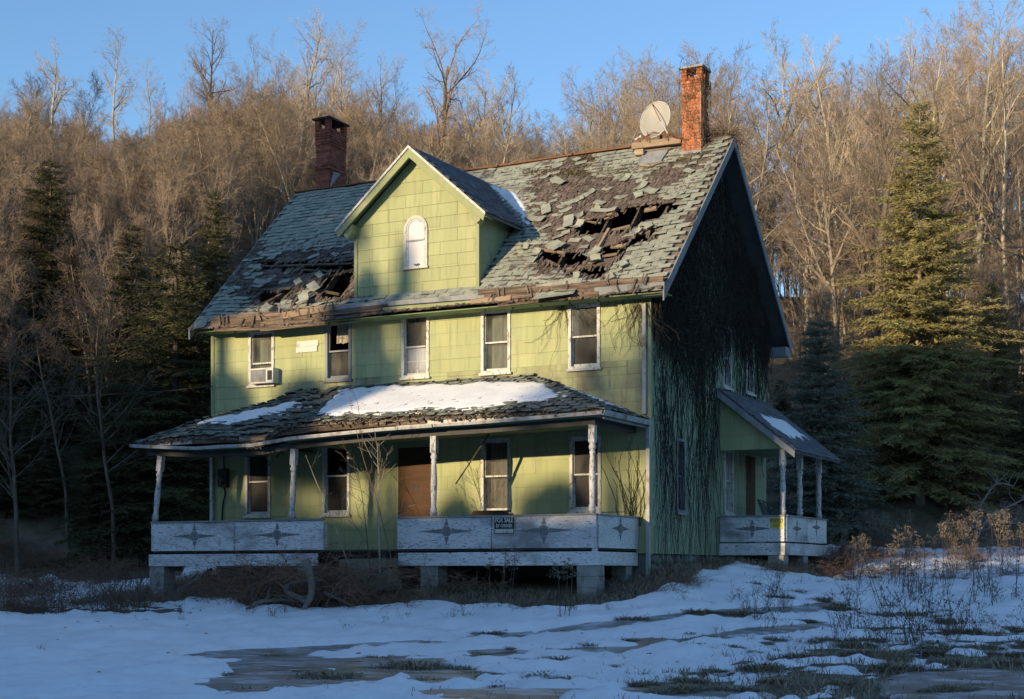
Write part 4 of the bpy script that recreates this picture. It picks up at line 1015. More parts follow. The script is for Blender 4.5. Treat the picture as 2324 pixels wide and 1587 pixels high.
# deck and skirt
deck = MB(); 
k = 0; y = PY + .02
while y < -.03: 
    deck.box(PX0 + .02, PX1 - .02, y, y + .085, DECK - .03, DECK + .004 * random.random()); y += .09
dk = deck.build('porch_deck', MAT['oldboard'], house); tag(dk, kind='stuff')
m = MB(); m.box(PX0 + .04, PX1 - .04, PY + .04, -.03, DECK - .16, DECK - .035); m.build('porch_framing', MAT['dark'], house)
def skirt(x0, x1, z0=.137, z1=.385, y=PY):
    m = MB(); m.obox(Matrix.Translation(((x0 + x1) / 2, y - .012, (z0 + z1) / 2)), x1 - x0 - .004, .028, z1 - z0, jit=.004); return m.build('skirt_board', MAT['peel'], house)
def fx(px, y=PY, py=1210): return on_y(px, py, y).x
skirt(fx(339), fx(560)); skirt(fx(560), fx(722)); skirt(fx(905), fx(1040)); skirt(fx(1040), fx(1358))
m = MB(); m.obox(Matrix.Translation((PX1 + .0, PY / 2, .262)), .028, -PY - .03, .248, jit=.004); m.build('skirt_board', MAT['peel'], house)
MAT['ornament'] = mat('faded_ornament', [(.11, .125, .125), (.19, .205, .20)], 8, .85, .4, 60, grime=((.36, .37, .38), 34, .55, .66, (1, 1, 1)))
def railpanel(P, a0, a1, z0, z1, star=None, d=.0, top=True):
    m = MB(); bb(m, P, a0 + .008, a1 - .008, d, d + .026, z0, z1); o = m.build('railing_panel', MAT['peel'], house)
    m = MB(); bb(m, P, a0 + .012, a0 + .035, d + .027, d + .037, z0, z1); bb(m, P, a1 - .035, a1 - .012, d + .027, d + .037, z0, z1); bb(m, P, a0 + .036, a1 - .036, d + .027, d + .035, z0, z0 + .025); m.build('batten', MAT['peel'], o)
    m = MB(); bb(m, P, a0 - .0, a1 + .0, d - .03, d + .06, z1 + .002, z1 + .03); m.build('cap_rail', MAT['greywood'], o)
    if star:
        ca, cz, ra, rz, rc = star
        for (da, dz, L_) in ((1, 0, ra), (-1, 0, ra), (0, 1, rz), (0, -1, rz)):
            if da: A = [(ca + da * (rc + .012), cz - .045), (ca + da * L_, cz), (ca + da * (rc + .012), cz + .045)]
            else: A = [(ca - .05 * min(1, ra / .4), cz + dz * (rc + .012)), (ca, cz + dz * L_), (ca + .05 * min(1, ra / .4), cz + dz * (rc + .012))]
            m = MB(); Q = [P(a, d + .0265, z) for a, z in A]; off = Vector(P(0, .006, 0)) - Vector(P(0, 0, 0)); m.prism(Q, off); m.build('star_point', MAT['ornament'], o)
        m = MB(); sx = min(1, ra / .35); Q = [P(ca + rc * sx * math.cos(t * .3927), d + .0265, cz + rc * math.sin(t * .3927)) for t in range(16)]; m.prism(Q, Vector(P(0, .012, 0)) - Vector(P(0, 0, 0))); m.build('star_disc', MAT['ornament'], o)
    return o
FP = lambda a, d, z: (a, PY - d, z)
def star_at(px, py, ra=.60, rz=.25, rc=.10): p = on_y(px, py, PY - .03); return (p.x, p.z, ra, rz, rc)
railpanel(FP, fx(345), fx(534), .457, 1.045, star_at(441, 1217)); railpanel(FP, fx(534), fx(737), .457, 1.045, star_at(629, 1214))
railpanel(FP, fx(903), fx(1117), .457, 1.05, star_at(1013, 1206)); railpanel(FP, fx(1117), PX1 + .02, .457, 1.05, star_at(1234, 1204))
SP = lambda a, d, z: (PX1 + .0 + d, a, z)
p = on_x(1405, 1200, PX1); railpanel(SP, PY + .03, -.03, .457, 1.05, (p.y, p.z, .42, .235, .10))
SPL = lambda a, d, z: (PX0 - d, a, z)
railpanel(SPL, PY + .03, -.03, .457, 1.04, None)
m = MB()
for px in (352, 735, 905, 990, 1110, 1230): m.box(fx(px) - .03, fx(px) + .03, PY + .02, PY + .08, DECK, .457 + .5)
m.box(PX1 - .09, PX1 - .005, PY + .005, PY + .09, DECK - .2, .457); m.build('newel', MAT['peel'], house)
def turned_post(base, top, sq=.06, name='porch_post', rt=.32):
    base = Vector(base); top = Vector(top); H = top.z - base.z; m = MB(); ax = (top - base)
    def ring(z, r): return base + ax * (z / H), r
    pr = [(.0, .056), (.05, .056), (.06, .064), (.09, .064), (.10, .047), (.14, .06), (.18, .043), (.25, .046), (H * .42, .056), (H - rt - .22, .040), (H - rt - .17, .052), (H - rt - .14, .038), (H - rt - .10, .060), (H - rt - .06, .060), (H - rt - .03, .045), (H - rt, .052)]
    pts = [ring(z, r) for z, r in pr]; m.tube([p for p, r in pts], [r * 1.15 for p, r in pts], 12); o = m.build(name, MAT['post'], house, True)
    m = MB(); a = base + ax * ((H - rt) / H); m.beam(a, top, sq * 2, sq * 2, up=Vector((0, 1, 0))); m.build('post_head', MAT['post'], o); return o
for (pxb, pxt, zz) in ((352, 366, 1.075), (663, 668, 1.075), (984, 986, 1.08), (1344, 1345, 1.08)):
    xb, xt = fx(pxb, PY + .05, 1180), fx(pxt, PY + .05, 1010); turned_post((xb, PY + .05, zz), (xt, PY + .05, interp(-xt, GUT) - .165))
def pier(x, y, zt, wd=.36, zb=None, name='pier'):
    g = ground(x, y) - .25 if zb is None else zb; z = zt; o = None
    first = True
    while z > g:
        m = MB(); m.obox(Matrix.Translation((x, y, z - .10)), wd, wd, .193, jit=.005)
        if first: o = m.build(name, MAT['concrete'], house); first = False
        else: m.build('block', MAT['concrete'], o)
        z -= .2
for px in (1338, 982, 700, 365): pier(fx(px, PY + .15, 1320), PY + .2, .135, .38)
pier(fx(1338, PY + .15, 1320), -.3, .135, .3)
# entrance steps of loose blocks between the railings
stp = []
for k, (px, dz, w_, yy) in enumerate(((835, .16, 1.1, -2.2), (838, -.04, 1.15, -2.5), (840, -.24, 1.2, -2.8))):
    xx = fx(px, yy, 1300); m = MB(); m.obox(Matrix.Translation((xx, yy, dz)), w_, .32, .2, jit=.02); m.build('step', MAT['stone'], house)
for k in range(9):
    m = MB(); m.obox(Matrix.Translation((fx(872 + 5 * (k % 3), -2.3, 1300), -2.3 - .1 * (k // 3), .18 - .2 * (k // 3) + random.uniform(-.02, .02))) @ Matrix.Rotation(random.gauss(0, .15), 4, 'Z'), .3, .22, .17, jit=.02); m.build('step_block', MAT['stone'], house)
m = MB(); p = at_depth(385, 1350, 32.7); m.beam(on_y(400, 1345, PY + .4), on_y(480, 1292, PY + .4), .07, .05, jit=.01); m.build('porch_brace', MAT['greywood'], house)
# downspouts
m = MB(); x = on_y(1463, 800, -.06).x; m.box(x - .035, x + .035, -.10, -.035, on_y(1463, 940, -.06).z, on_y(1463, 690, -.06).z); m.build('downspout', MAT['metal'], house)
m = MB(); x = on_y(1471, 1150, -.08).x; m.box(x - .035, x + .035, -.11, -.045, on_y(1471, 1311, -.08).z, 2.82); m.build('downspout', MAT['metal'], house)
m = MB(); x = on_y(480, 1100, -.05).x; m.box(-W - .01, -W + .06, -.10, -.04, .4, 2.6); m.build('porch_pilaster', MAT['post'], house)

# ------------------------------------------------------------------ side porch on the gable wall
SX, SY0, SY1, SDK = 1.455, 3.95, 7.10, .58
def zshed(x): return 3.96 - x * (1.40 / 1.74)
m = MB(); m.prism([(.02, SY0 - .2, zshed(.02)), (1.74, SY0 - .2, zshed(1.74)), (1.74, SY1 + .22, zshed(1.74)), (.02, SY1 + .22, zshed(.02))], (0, 0, -.05)); spr = m.build('side_porch_roof', MAT['slate'], house)
IT = []; nrm = Vector((1.40 / 1.74, 0, 1)).normalized(); u = .06; n = 0; LL = 1.74 * math.hypot(1, 1.4 / 1.74)
while u < LL:
    x = 1.74 - u / math.hypot(1, 1.4 / 1.74); y = SY0 - .2 - (n % 2) * .14
    while y < SY1 + .2:
        if y > SY0 - .3: IT.append((frame(Vector((x, min(y + .14, SY1 + .12), zshed(x))) + nrm * .008, Vector((0, 1, 0)), nrm, random.gauss(0, .012), -.055, (.93, .8, .8)), random.choice((0, 1))))
        y += .275
    u += .125; n += 1
emit(IT, spr, 'shingle', 'slate', 300, 'shingles')
m = MB(); m.prism([(.03, SY0 - .22, zshed(.03) - .02), (1.74, SY0 - .22, zshed(1.74) - .02), (1.74, SY0 - .22, zshed(1.74) - .16), (.03, SY0 - .22, zshed(.03) - .17)], (0, .028, 0)); m.build('rake_board', MAT['greywood'], spr)
gp = MB(); zb = 2.62; A = [(.02, zb), (1.46, zb), (1.46, zshed(1.46) - .06), (.02, zshed(.02) - .06)]
gp.prism([(a, SY0 + .02, z) for a, z in A], (0, .05, 0)); gpo = gp.build('porch_gable', MAT['sheath'], house)
z = zb; n = 0
while z < 3.9:
    a = -.3 * (n % 2)
    while a < 1.46:
        Q = [(max(a, .02) + .003, z + .003), (min(a + .9, 1.46) - .003, z + .003), (min(a + .9, 1.46) - .003, z + .3), (max(a, .02) + .003, z + .3)]; a += .9
        Q = clip_poly(Q, 1.4 / 1.74, 1, 3.96 - .06)
        if len(Q) > 2:
            mm = MB(); mm.prism([(q[0], SY0 + .018, q[1]) for q in Q], (0, -.012, 0)); mm.build('siding_panel', MAT['siding'], gpo)
    z += .3; n += 1
m = MB(); m.box(SX - .1, SX, SY0 + .02, SY1, 2.60, 2.74); m.box(.03, SX - .101, SY0 + .08, SY1, 2.68, 2.70); m.build('porch_beam', MAT['soffit'], spr)
m = MB(); m.box(.03, SX - .01, SY0 + .02, SY1 - .02, SDK - .06, SDK); m.box(.03, SX - .05, SY0 + .05, SY1 - .05, SDK - .2, SDK - .061); m.build('porch_deck', MAT['greywood'], house)
SFP = lambda a, d, z: (a, SY0 - d, z); SSP = lambda a, d, z: (SX + d, a, z)
def sstar_f(px, py): p = on_y(px, py, SY0); return (p.x, p.z, .42, .2, .07)
def sstar_s(px, py): p = on_x(px, py, SX); return (p.y, p.z, .36, .2, .06)
railpanel(SFP, .03, SX + .02, .66, 1.19, sstar_f(1708, 1200))
ym = (SY0 + SY1) / 2; railpanel(SSP, SY0 + .02, ym, .66, 1.19, sstar_s(1806, 1200)); railpanel(SSP, ym, SY1, .66, 1.19, sstar_s(1850, 1197))
m = MB(); m.obox(Matrix.Translation((SX / 2 + .02, SY0 - .01, .50)), SX - .0, .028, .25, jit=.004); m.build('skirt_board', MAT['peel'], house)
m = MB(); m.obox(Matrix.Translation((SX + .01, ym + .01, .50)), .028, SY1 - SY0 - .03, .25, jit=.004); m.build('skirt_board', MAT['peel'], house)
for px in (1768, 1815, 1858):
    y = min(max(on_x(px, 1100, SX - .06).y, SY0 + .08), SY1 - .05); turned_post((SX - .06, y, 1.225), (SX - .06, y, 2.60), rt=.34)
for y in (SY0 + .1, (SY0 + SY1) / 2, SY1 - .1): pier(SX - .17, y, .37, .34)

# ------------------------------------------------------------------ things on the house
# satellite dish on its timber
q = on_y(1490, 330, RY - .35)
m = MB(); a = on_y(1436, 333, 3.25); b = on_y(1547, 318, 3.25); m.beam(a, b, .12, .14, jit=.008); tim = tag(m.build('timber_beam', MAT['fresh'], None), 'squared timber lying under the satellite dish along the roof ridge', 'beam')
m = MB(); a = on_y(1442, 348, 3.15); b = on_y(1462, 345, 3.15); m.beam(a, b, .1, .12, jit=.006); tag(m.build('timber_block', MAT['fresh'], None), 'short orange wood block under the left end of the ridge timber', 'beam')
dc = on_y(1492, 276, 3.30)
dish = empty('satellite_dish', (dc.x, 3.3, dc.z - .4), 'pale grey satellite dish with rusty struts standing on the roof ridge', 'satellite dish')
face = Vector((-.12, -.97, .22)).normalized(); xd = Vector((0, 0, 1)).cross(face).normalized(); yd = face.cross(xd)
V = []; F = []; RX_, RY_ = .36, .41; rings = 8; seg = 28
for lay in (0, 1):
    for i in range(rings + 1):
        t = i / rings
        for j in range(seg):
            a = 2 * math.pi * j / seg; V.append(dc + xd * (RX_ * t * math.cos(a)) + yd * (RY_ * t * math.sin(a)) + face * (.10 * t * t - .012 * lay))
K = (rings + 1) * seg
for i in range(rings):
    for j in range(seg):
        a, b = i * seg + j, i * seg + (j + 1) % seg; c, d = a + seg, b + seg; F += [(a, c, d, b), (K + a, K + b, K + d, K + c)]
for j in range(seg): a, b = rings * seg + j, rings * seg + (j + 1) % seg; F.append((a, K + a, K + b, b))
m = MB(); m.add(V, F); m.build('reflector', MAT['dish'], dish, True)
m = MB(); m.tube([dc + xd * (RX_ * 1.0 * math.cos(2 * math.pi * j / 28)) + yd * (RY_ * math.sin(2 * math.pi * j / 28)) + face * .10 for j in range(29)], .011, 5, False); m.build('rim', MAT['white'], dish)
def dpt(px, py, off=0.0): return on_plane(px, py, dc + face * off, face)
m = MB(); m.tube([dpt(1480, 236, .11), dpt(1500, 277, .22)], .010, 5); m.tube([dpt(1500, 277, .22), dpt(1515, 306, .14)], .012, 5); m.build('feed_arm', MAT['rust'], dish)
m = MB(); m.tube([dpt(1500, 277, .22), dpt(1516, 304, .25)], .012, 5); m.build('feed_horn', MAT['white'], dish)
m = MB()
for L_ in ([(1447, 320), (1482, 300), (1540, 312), (1562, 318)], [(1456, 316), (1500, 305), (1535, 308)], [(1470, 300), (1470, 322)], [(1510, 298), (1512, 318)], [(1440, 318), (1462, 308)]):
    m.tube([on_y(x, y, 3.12) for x, y in L_], .013, 5)
m.build('mount', MAT['rust'], dish)
m = MB(); m.tube([on_y(1441, 318, 3.1), on_y(1456, 309, 3.1)], [.02, .03], 7); m.build('converter', MAT['white'], dish)
m = MB(); m.beam(dc - face * .02, dc - face * .22 + Vector((0, 0, -.12)), .09, .1); m.tube([dc - face * .2 + Vector((0, 0, -.1)), Vector((dc.x + .02, 3.42, dc.z - .52))], .03, 8); m.build('mast', MAT['rust'], dish)
# window air conditioner
r = frect(568, 836, 621, 870, -.22); ac = empty('air_conditioner', ((r[0] + r[1]) / 2, -.1, r[2]), 'boxy white air conditioner jutting from an upstairs window', 'air conditioner')
m = MB(); m.box(r[0], r[1], -.24, .02, r[2], r[3]); m.build('case', MAT['plastic'], ac)
m = MB(); m.box(r[0] + .025, lerp(r[0], r[1], .68), -.246, -.241, r[2] + .03, r[3] - .03); gr = m.build('grille', MAT['greywood'], ac)
for k in range(8):
    m = MB(); z = lerp(r[2] + .035, r[3] - .045, k / 7.5); m.box(r[0] + .028, lerp(r[0], r[1], .68) - .003, -.254, -.2465, z, z + .016); m.build('slat', MAT['greywood'], gr)
m = MB(); m.box(lerp(r[0], r[1], .76), r[1] - .03, -.246, -.241, r[2] + .06, r[3] - .06); m.build('control_panel', MAT['black'], ac)
# FOR SALE sign
r = frect(1120, 1172.5, 1168, 1213.5, PY - .06); sg = empty('sale_sign', ((r[0] + r[1]) / 2, PY - .06, r[2]), 'black FOR SALE BY OWNER sign fixed to the white porch railing', 'sign')
yS = PY - .042
m = MB(); m.box(r[0], r[1], yS - .008, yS - .002, r[2], r[3]); m.build('sign_edge', MAT['white'], sg)
g = .012; m = MB(); m.box(r[0] + g, r[1] - g, yS - .0105, yS - .0082, r[2] + g, r[3] - g); m.build('sign_face', MAT['black'], sg)
m = MB(); m.box(r[0] + .03, r[1] - .03, yS - .0125, yS - .0107, r[2] + .03, lerp(r[2], r[3], .31)); m.build('write_in_box', MAT['white'], sg)
cxs = (r[0] + r[1]) / 2; hS = r[3] - r[2]; wS = r[1] - r[0]
o = lettering('lettering', 'FOR SALE', .17, (cxs, yS - .0115, lerp(r[2], r[3], .79)), 'white', sg)
def fit(o, wd, ht):
    v = [x.co for x in o.data.vertices]; ww = max(c.x for c in v) - min(c.x for c in v); hh = max(c.y for c in v) - min(c.y for c in v); o.scale = (wd / ww, ht / hh, 1)
fit(o, wS * .84, hS * .27); o = lettering('lettering', 'BY OWNER', .1, (cxs, yS - .0115, lerp(r[2], r[3], .48)), 'white', sg); fit(o, wS * .78, hS * .2)
m = MB(); pts = [(cxs + .03 + .012 * k, yS - .0135, lerp(r[2], r[3], .18) + .014 * math.sin(k * 2.1)) for k in range(11)]; m.tube(pts, .0016, 3); m.build('handwriting', MAT['greywood'], sg)
# POSTED notice
r = frect(1747, 1175, 1777, 1201, SY0 - .05); ps = empty('posted_notice', ((r[0] + r[1]) / 2, SY0 - .05, r[2]), 'torn yellow POSTED notice on the side porch railing', 'sign')
m = MB(); yS = SY0 - .040; m.add([(r[0], yS, r[2] + .05), (r[0] + .03, yS, r[2] + .02), (r[0] + .1, yS, r[2] + .03), (r[0] + .16, yS, r[2] - .005), (r[1], yS, r[2] + .01), (r[1], yS, r[3]), (r[0], yS, r[3])], [tuple(range(7))]); m.build('sheet', MAT['yellow'], ps)
o = lettering('lettering', 'POSTED', .1, ((r[0] + r[1]) / 2, yS - .002, lerp(r[2], r[3], .72)), 'black', ps); fit(o, (r[1] - r[0]) * .92, (r[3] - r[2]) * .36)
for k in range(3):
    m = MB(); z = lerp(r[2], r[3], .22 + .1 * k); m.box(r[0] + .05 + .02 * k, r[1] - .04 - .03 * (k % 2), yS - .002, yS - .001, z, z + .012); m.build('small_print', MAT['wood'], ps)
# electric meter with its cable
p = on_y(507, 1085, -.09); mt_ = empty('electric_meter', (p.x, -.06, p.z - .2), 'black electric meter box with drooping cable on the green wall', 'meter box')
m = MB(); m.box(p.x - .11, p.x + .11, -.15, -.022, p.z - .2, p.z + .2); m.build('box', MAT['black'], mt_)
m = MB(); m.tube([(p.x, -.15, p.z - .05), (p.x, -.20, p.z - .05)], [.08, .075], 14); m.build('dial', MAT['glass_screen'], mt_)
m = MB(); m.tube([(p.x, -.06, p.z - .2), (p.x + .02, -.05, p.z - .35), (p.x - .05, -.05, p.z - .6), (p.x - .08, -.04, p.z - .95)], .018, 6); m.tube([(p.x, -.06, p.z + .2), (p.x - .03, -.05, p.z + .5), (p.x - .12, -.05, p.z + .8)], .016, 6); m.build('cable', MAT['black'], mt_)
# stack of boards on the porch
base = on_y(1125, 1165, -.9)
z = DECK + .02
cr_ = MB(); cr_.box(base.x - .3, base.x + .25, -1.15, -.75, DECK + .006, 1.0); tag(cr_.build('storage_crate', MAT['wood'], None), 'brown wooden box under the stacked boards on the porch', 'crate')
z = 1.002
for k in range(7):
    m = MB(); M = Matrix.Translation((base.x - .05 + random.uniform(-.06, .06), -.95, z + .014)) @ Matrix.Rotation(random.uniform(-.16, .16), 4, 'Z'); m.obox(M, random.uniform(.6, .85), .2, .026, jit=.003)
    tag(m.build('loose_board', MAT['ply'], None), 'reddish brown board in the stack before the porch window', 'board', 'stacked porch boards'); z += .031
# chair on the side porch
cp = Vector((.62, 5.35, SDK)); chr_ = empty('porch_chair', cp, 'dark green metal chair standing on the side porch', 'chair'); MAT['green_metal'] = mat('green_enamel', [(.02, .06, .04), (.035, .09, .06)], 5, .5)
m = MB(); m.tube([cp + Vector((-.05, -.28, .95)), cp + Vector((-.15, -.18, 1.02)), cp + Vector((-.15, .18, 1.02)), cp + Vector((-.05, .28, .95)), cp + Vector((.1, .28, .42))], .016, 6); m.tube([cp + Vector((-.05, -.28, .95)), cp + Vector((.1, -.28, .42))], .016, 6); m.build('back_frame', MAT['green_metal'], chr_)
for k in range(5):
    m = MB(); m.beam(cp + Vector((-.13, -.2 + .1 * k, .98)), cp + Vector((.08, -.2 + .1 * k, .44)), .06, .012, up=Vector((1, 0, 0))); m.build('back_slat', MAT['green_metal'], chr_)
m = MB(); m.box(cp.x + .02, cp.x + .5, cp.y - .27, cp.y + .27, cp.z + .41, cp.z + .44); m.build('seat', MAT['green_metal'], chr_)
for sy in (-1, 1):
    m = MB(); m.tube([cp + Vector((-.1, .27 * sy, .0)), cp + Vector((.02, .27 * sy, .62)), cp + Vector((.5, .27 * sy, .62)), cp + Vector((.54, .27 * sy, .0))], .015, 6); m.build('leg', MAT['green_metal'], chr_)
# ---- snow lying on the roofs
def snow_patch(poly, hf, name, label, th=.07, inv=None, step=.045, ragged=.20):
    P = [inv(px, py) for px, py in poly]; P = [(p.x, p.y) for p in P]; x0, x1 = min(p[0] for p in P) - .1, max(p[0] for p in P) + .1; y0, y1 = min(p[1] for p in P) - .1, max(p[1] for p in P) + .1
    nx, ny = int((x1 - x0) / step) + 1, int((y1 - y0) / step) + 1; V = []; ok = []
    for j in range(ny + 1):
        for i in range(nx + 1):
            x, y = x0 + i * step, y0 + j * step; d = poly_dist(x, y, P); d = d if in_poly(x, y, P) else -d
            d += ragged * (.7 * fbm(x, y, 5, 3.0, 2) + .3 * fbm(x, y, 9, 9.0, 2)); h = th * (smooth(0, .16, d)) ** .5 if d > 0 else -.035
            V.append((x, y, hf(x, y) + .028 + h + .006 * nz(x, y, 1, 5))); ok.append(d > -.06)
    F = []
    for j in range(ny):
        for i in range(nx):
            a = j * (nx + 1) + i; f = (a, a + 1, a + nx + 2, a + nx + 1)
            if any(ok[k] for k in f): F.append(f)
    m = MB(); m.add(V, F); o = m.build(name, MAT['snow'], None, True); return tag(o, label, 'snow', None, 'stuff')
def ppx(px, py):        # picture point onto the porch roof surface
    d = ray(px, py); lo, hi = 26.0, 40.0; best = None
    t = 26.0
    while t < 40:
        p = CAM + d * t
        if EY - .2 < p.y < .05 and p.z < hporch(p.x, min(p.y, 0)): return p
        t += .02
    return CAM + d * ((-.02 - CAM.y) / d.y)
snow_patch([(712, 949), (768, 896), (920, 881), (1100, 873), (1228, 871), (1280, 905), (1235, 913), (1150, 924), (1085, 937), (960, 936), (850, 944)], hporch, 'snow_patch', 'broad bright snow blanket lying on the front porch roof', .055, ppx)
snow_patch([(436, 971), (560, 938), (650, 921), (700, 923), (640, 940), (600, 951), (520, 967)], hporch, 'snow_patch', 'narrow snow strip on the collapsed left end of the porch roof', .06, ppx)
snow_patch([(1262, 876), (1330, 894), (1385, 916), (1425, 936), (1390, 928), (1330, 904)], hporch, 'snow_patch', 'thin snow streak on the right hip of the front porch roof', .05, ppx)
snow_patch([(1100, 416), (1140, 430), (1175, 446), (1192, 468), (1200, 500), (1216, 524), (1192, 518), (1168, 484), (1132, 448)], hroof, 'snow_patch', 'snow wedge lying beside the dormer on the main roof', .09, lambda a, b: rpx(a, b), ragged=.05)
def spx(px, py): return on_plane(px, py, Vector((0, 0, 3.96)), Vector((1.4 / 1.74, 0, 1)))
snow_patch([(1722, 944), (1772, 955), (1800, 976), (1832, 998), (1793, 997), (1755, 972)], lambda x, y: zshed(x), 'snow_patch', 'small snow patch on the side porch roof', .04, spx)
# utility wire
m = MB(); a = on_y(483, 877, -.1); b = at_depth(-120, 890, 38)
m.tube([a.lerp(b, t) + Vector((0, 0, -.5 * 4 * t * (1 - t) * .3)) for t in [k / 16 for k in range(17)]], .011, 4); tag(m.build('utility_wire', MAT['black'], None), 'thin dark wire running from the house corner past the dark conifers', 'wire')
# ================================================================== PLANTS
MAT['bark'] = mat('pale_bark', [(.21, .18, .13), (.34, .295, .22), (.43, .38, .29)], 5, .95, .4, 30, (1, 1, .4), rnd=.35, coords='obj', contrast=1.4)
MAT['bark_dark'] = mat('dark_bark', [(.07, .055, .042), (.13, .10, .075), (.20, .16, .12)], 5, .95, .4, 30, (1, 1, .4), rnd=.3, coords='obj')
MAT['twig'] = mat('twigs', [(.225, .17, .12), (.325, .25, .178)], 1.2, .95, rnd=.35, coords='obj', hue=.012)
MAT['twig_brush'] = mat('brush_twigs', [(.195, .15, .11), (.285, .222, .163)], 1.2, .95, rnd=.4, coords='obj', hue=.015)
MAT['twig_pale'] = mat('pale_twigs', [(.33, .27, .195), (.44, .365, .27)], 1.2, .95, rnd=.3, coords='obj')
MAT['needle'] = mat('spruce_needles', [(.125, .115, .043), (.215, .19, .07), (.31, .265, .105)], 1.6, .85, rnd=.35, coords='obj', hue=.015)
MAT['needle_blue'] = mat('blue_spruce_needles', [(.07, .08, .055), (.12, .13, .09), (.17, .175, .12)], 1.6, .85, rnd=.25, coords='obj')
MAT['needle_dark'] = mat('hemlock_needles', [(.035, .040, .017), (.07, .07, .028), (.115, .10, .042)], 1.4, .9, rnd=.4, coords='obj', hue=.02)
MAT['vine'] = mat('dead_vine', [(.034, .029, .025), (.066, .055, .045)], 6, 1.0, rnd=.4)
MAT['vine_brown'] = mat('dry_vine', [(.10, .065, .04), (.17, .115, .075)], 6, 1.0, rnd=.4)
MAT['cane'] = mat('bramble_canes', [(.14, .082, .054), (.24, .15, .098)], 6, .95, rnd=.45, coords='obj', hue=.02)
MAT['weed'] = mat('dry_weed', [(.085, .062, .042), (.15, .115, .08)], 6, 1.0, rnd=.4, coords='obj', hue=.015)
MAT['seed'] = mat('seed_heads', [(.17, .14, .11), (.28, .24, .19)], 12, 1.0, rnd=.35, coords='obj')
MAT['straw'] = mat('straw_grass', [(.17, .145, .10), (.29, .255, .18), (.38, .34, .25)], 9, 1.0, rnd=.35, coords='obj', hue=.015)
MAT['drift'] = mat('bleached_branch', [(.14, .125, .11), (.23, .21, .185)], 7, .95, .4, 50, coords='obj')
MAT['leaf_dead'] = mat('dead_leaf', [(.28, .11, .04), (.40, .18, .07)], 8, .9, rnd=.3, coords='obj')

def perp(d, rng):
    v = Vector((rng.uniform(-1, 1), rng.uniform(-1, 1), rng.uniform(-1, 1))); v = v - d * v.dot(d)
    return v.normalized() if v.length > 1e-4 else Vector((1, 0, 0))
def grow(mbs, p, d, L, r, lvl, rng, cfg):
    c = cfg[lvl]; n = c['seg']; pts = [p.copy()]; rad = [r]; dirs = [d.copy()]
    for i in range(n):
        d = (d + perp(d, rng) * c['wob'] * rng.random() + Vector((0, 0, c['up']))).normalized()
        p = p + d * (L / n); pts.append(p.copy()); rad.append(max(r * (1 - (i + 1) / n * c['taper']), .004)); dirs.append(d.copy())
    mb = mbs[c['mb']]; mb.cur = rng.random(); mb.tube(pts, rad, c['n'], False)
    if lvl + 1 < len(cfg):
        k = c['kids'] if isinstance(c['kids'], int) else int(rng.uniform(*c['kids']))
        for q in range(k):
            t = lerp(c['t0'], 1.0, (q + rng.random()) / k); f = t * n; i = min(int(f), n - 1); fr = f - i
            b = pts[i].lerp(pts[i + 1], fr); rr = lerp(rad[i], rad[i + 1], fr); dd = dirs[i + 1]
            ang = R(rng.uniform(*c['ang'])); nd = (dd * math.cos(ang) + perp(dd, rng) * math.sin(ang)).normalized()
            ln = L * c['ratio'] * rng.uniform(.65, 1.2) * (1 - c.get('short', .55) * (t - c['t0']) / max(1 - c['t0'], .01))
            grow(mbs, b, nd, max(ln, .15), min(rr * .7, r * c['rr']), lvl + 1, rng, cfg)
def L_(mb, n, seg, wob, up, taper, kids=0, t0=.3, ang=(30, 55), ratio=.5, rr=.5, short=.55):
    return dict(mb=mb, n=n, seg=seg, wob=wob, up=up, taper=taper, kids=kids, t0=t0, ang=ang, ratio=ratio, rr=rr, short=short)
CF = {
 'tall':   [L_('t', 7, 12, .12, .02, .85, 18, .38, (32, 58), .36, .48), L_('t', 4, 6, .28, .05, .9, 8, .15, (28, 55), .45, .5), L_('c', 3, 4, .3, .05, .9, 6, .1, (25, 50), .5, .6), L_('c', 3, 3, .3, .05, .8, 3, .15, (22, 45), .6, .8), L_('c', 3, 2, .25, .05, .6)],
 'spread': [L_('t', 7, 9, .16, .02, .72, 9, .38, (30, 58), .50, .62, .35), L_('t', 5, 7, .32, .05, .88, 9, .18, (30, 58), .42, .5), L_('c', 3, 5, .38, .05, .9, 8, .1, (28, 60), .5, .6), L_('c', 3, 3, .35, .05, .8, 4, .15, (22, 50), .6, .8), L_('c', 3, 2, .3, .05, .6)],
 'slim':   [L_('t', 6, 12, .14, .015, .9, 19, .36, (30, 58), .32, .42), L_('c', 3, 5, .25, .06, .9, 7, .12, (25, 48), .45, .5), L_('c', 3, 3, .3, .05, .85, 5, .1, (25, 48), .5, .7), L_('c', 3, 2, .3, .04, .8, 2, .2, (20, 45), .7, .9), L_('c', 3, 2, .25, .04, .6)],
 'brush':  [L_('c', 4, 7, .22, .03, .9, 14, .12, (20, 50), .42, .5), L_('c', 3, 4, .3, .06, .9, 8, .1, (22, 50), .45, .6), L_('c', 3, 3, .3, .05, .85, 4, .15, (22, 50), .6, .8), L_('c', 3, 2, .3, .04, .7)],
}
def make_bare(kind, seed, H, r, lean=0.0, stems=1, twig='twig', bark='bark'):
    rng = random.Random(seed); mbs = {'t': MB(), 'c': MB()}
    for s_ in range(stems):
        a = rng.uniform(0, 6.28); ln = lean if stems == 1 else rng.uniform(.08, .30)
        grow(mbs, Vector((.12 * math.cos(a) * (stems > 1), .12 * math.sin(a) * (stems > 1), -.3)), Vector((ln * math.cos(a), ln * math.sin(a), 1)).normalized(), H * rng.uniform(.85, 1), r * (1 if stems == 1 else .62), 0, rng, CF[kind])
    return mbs
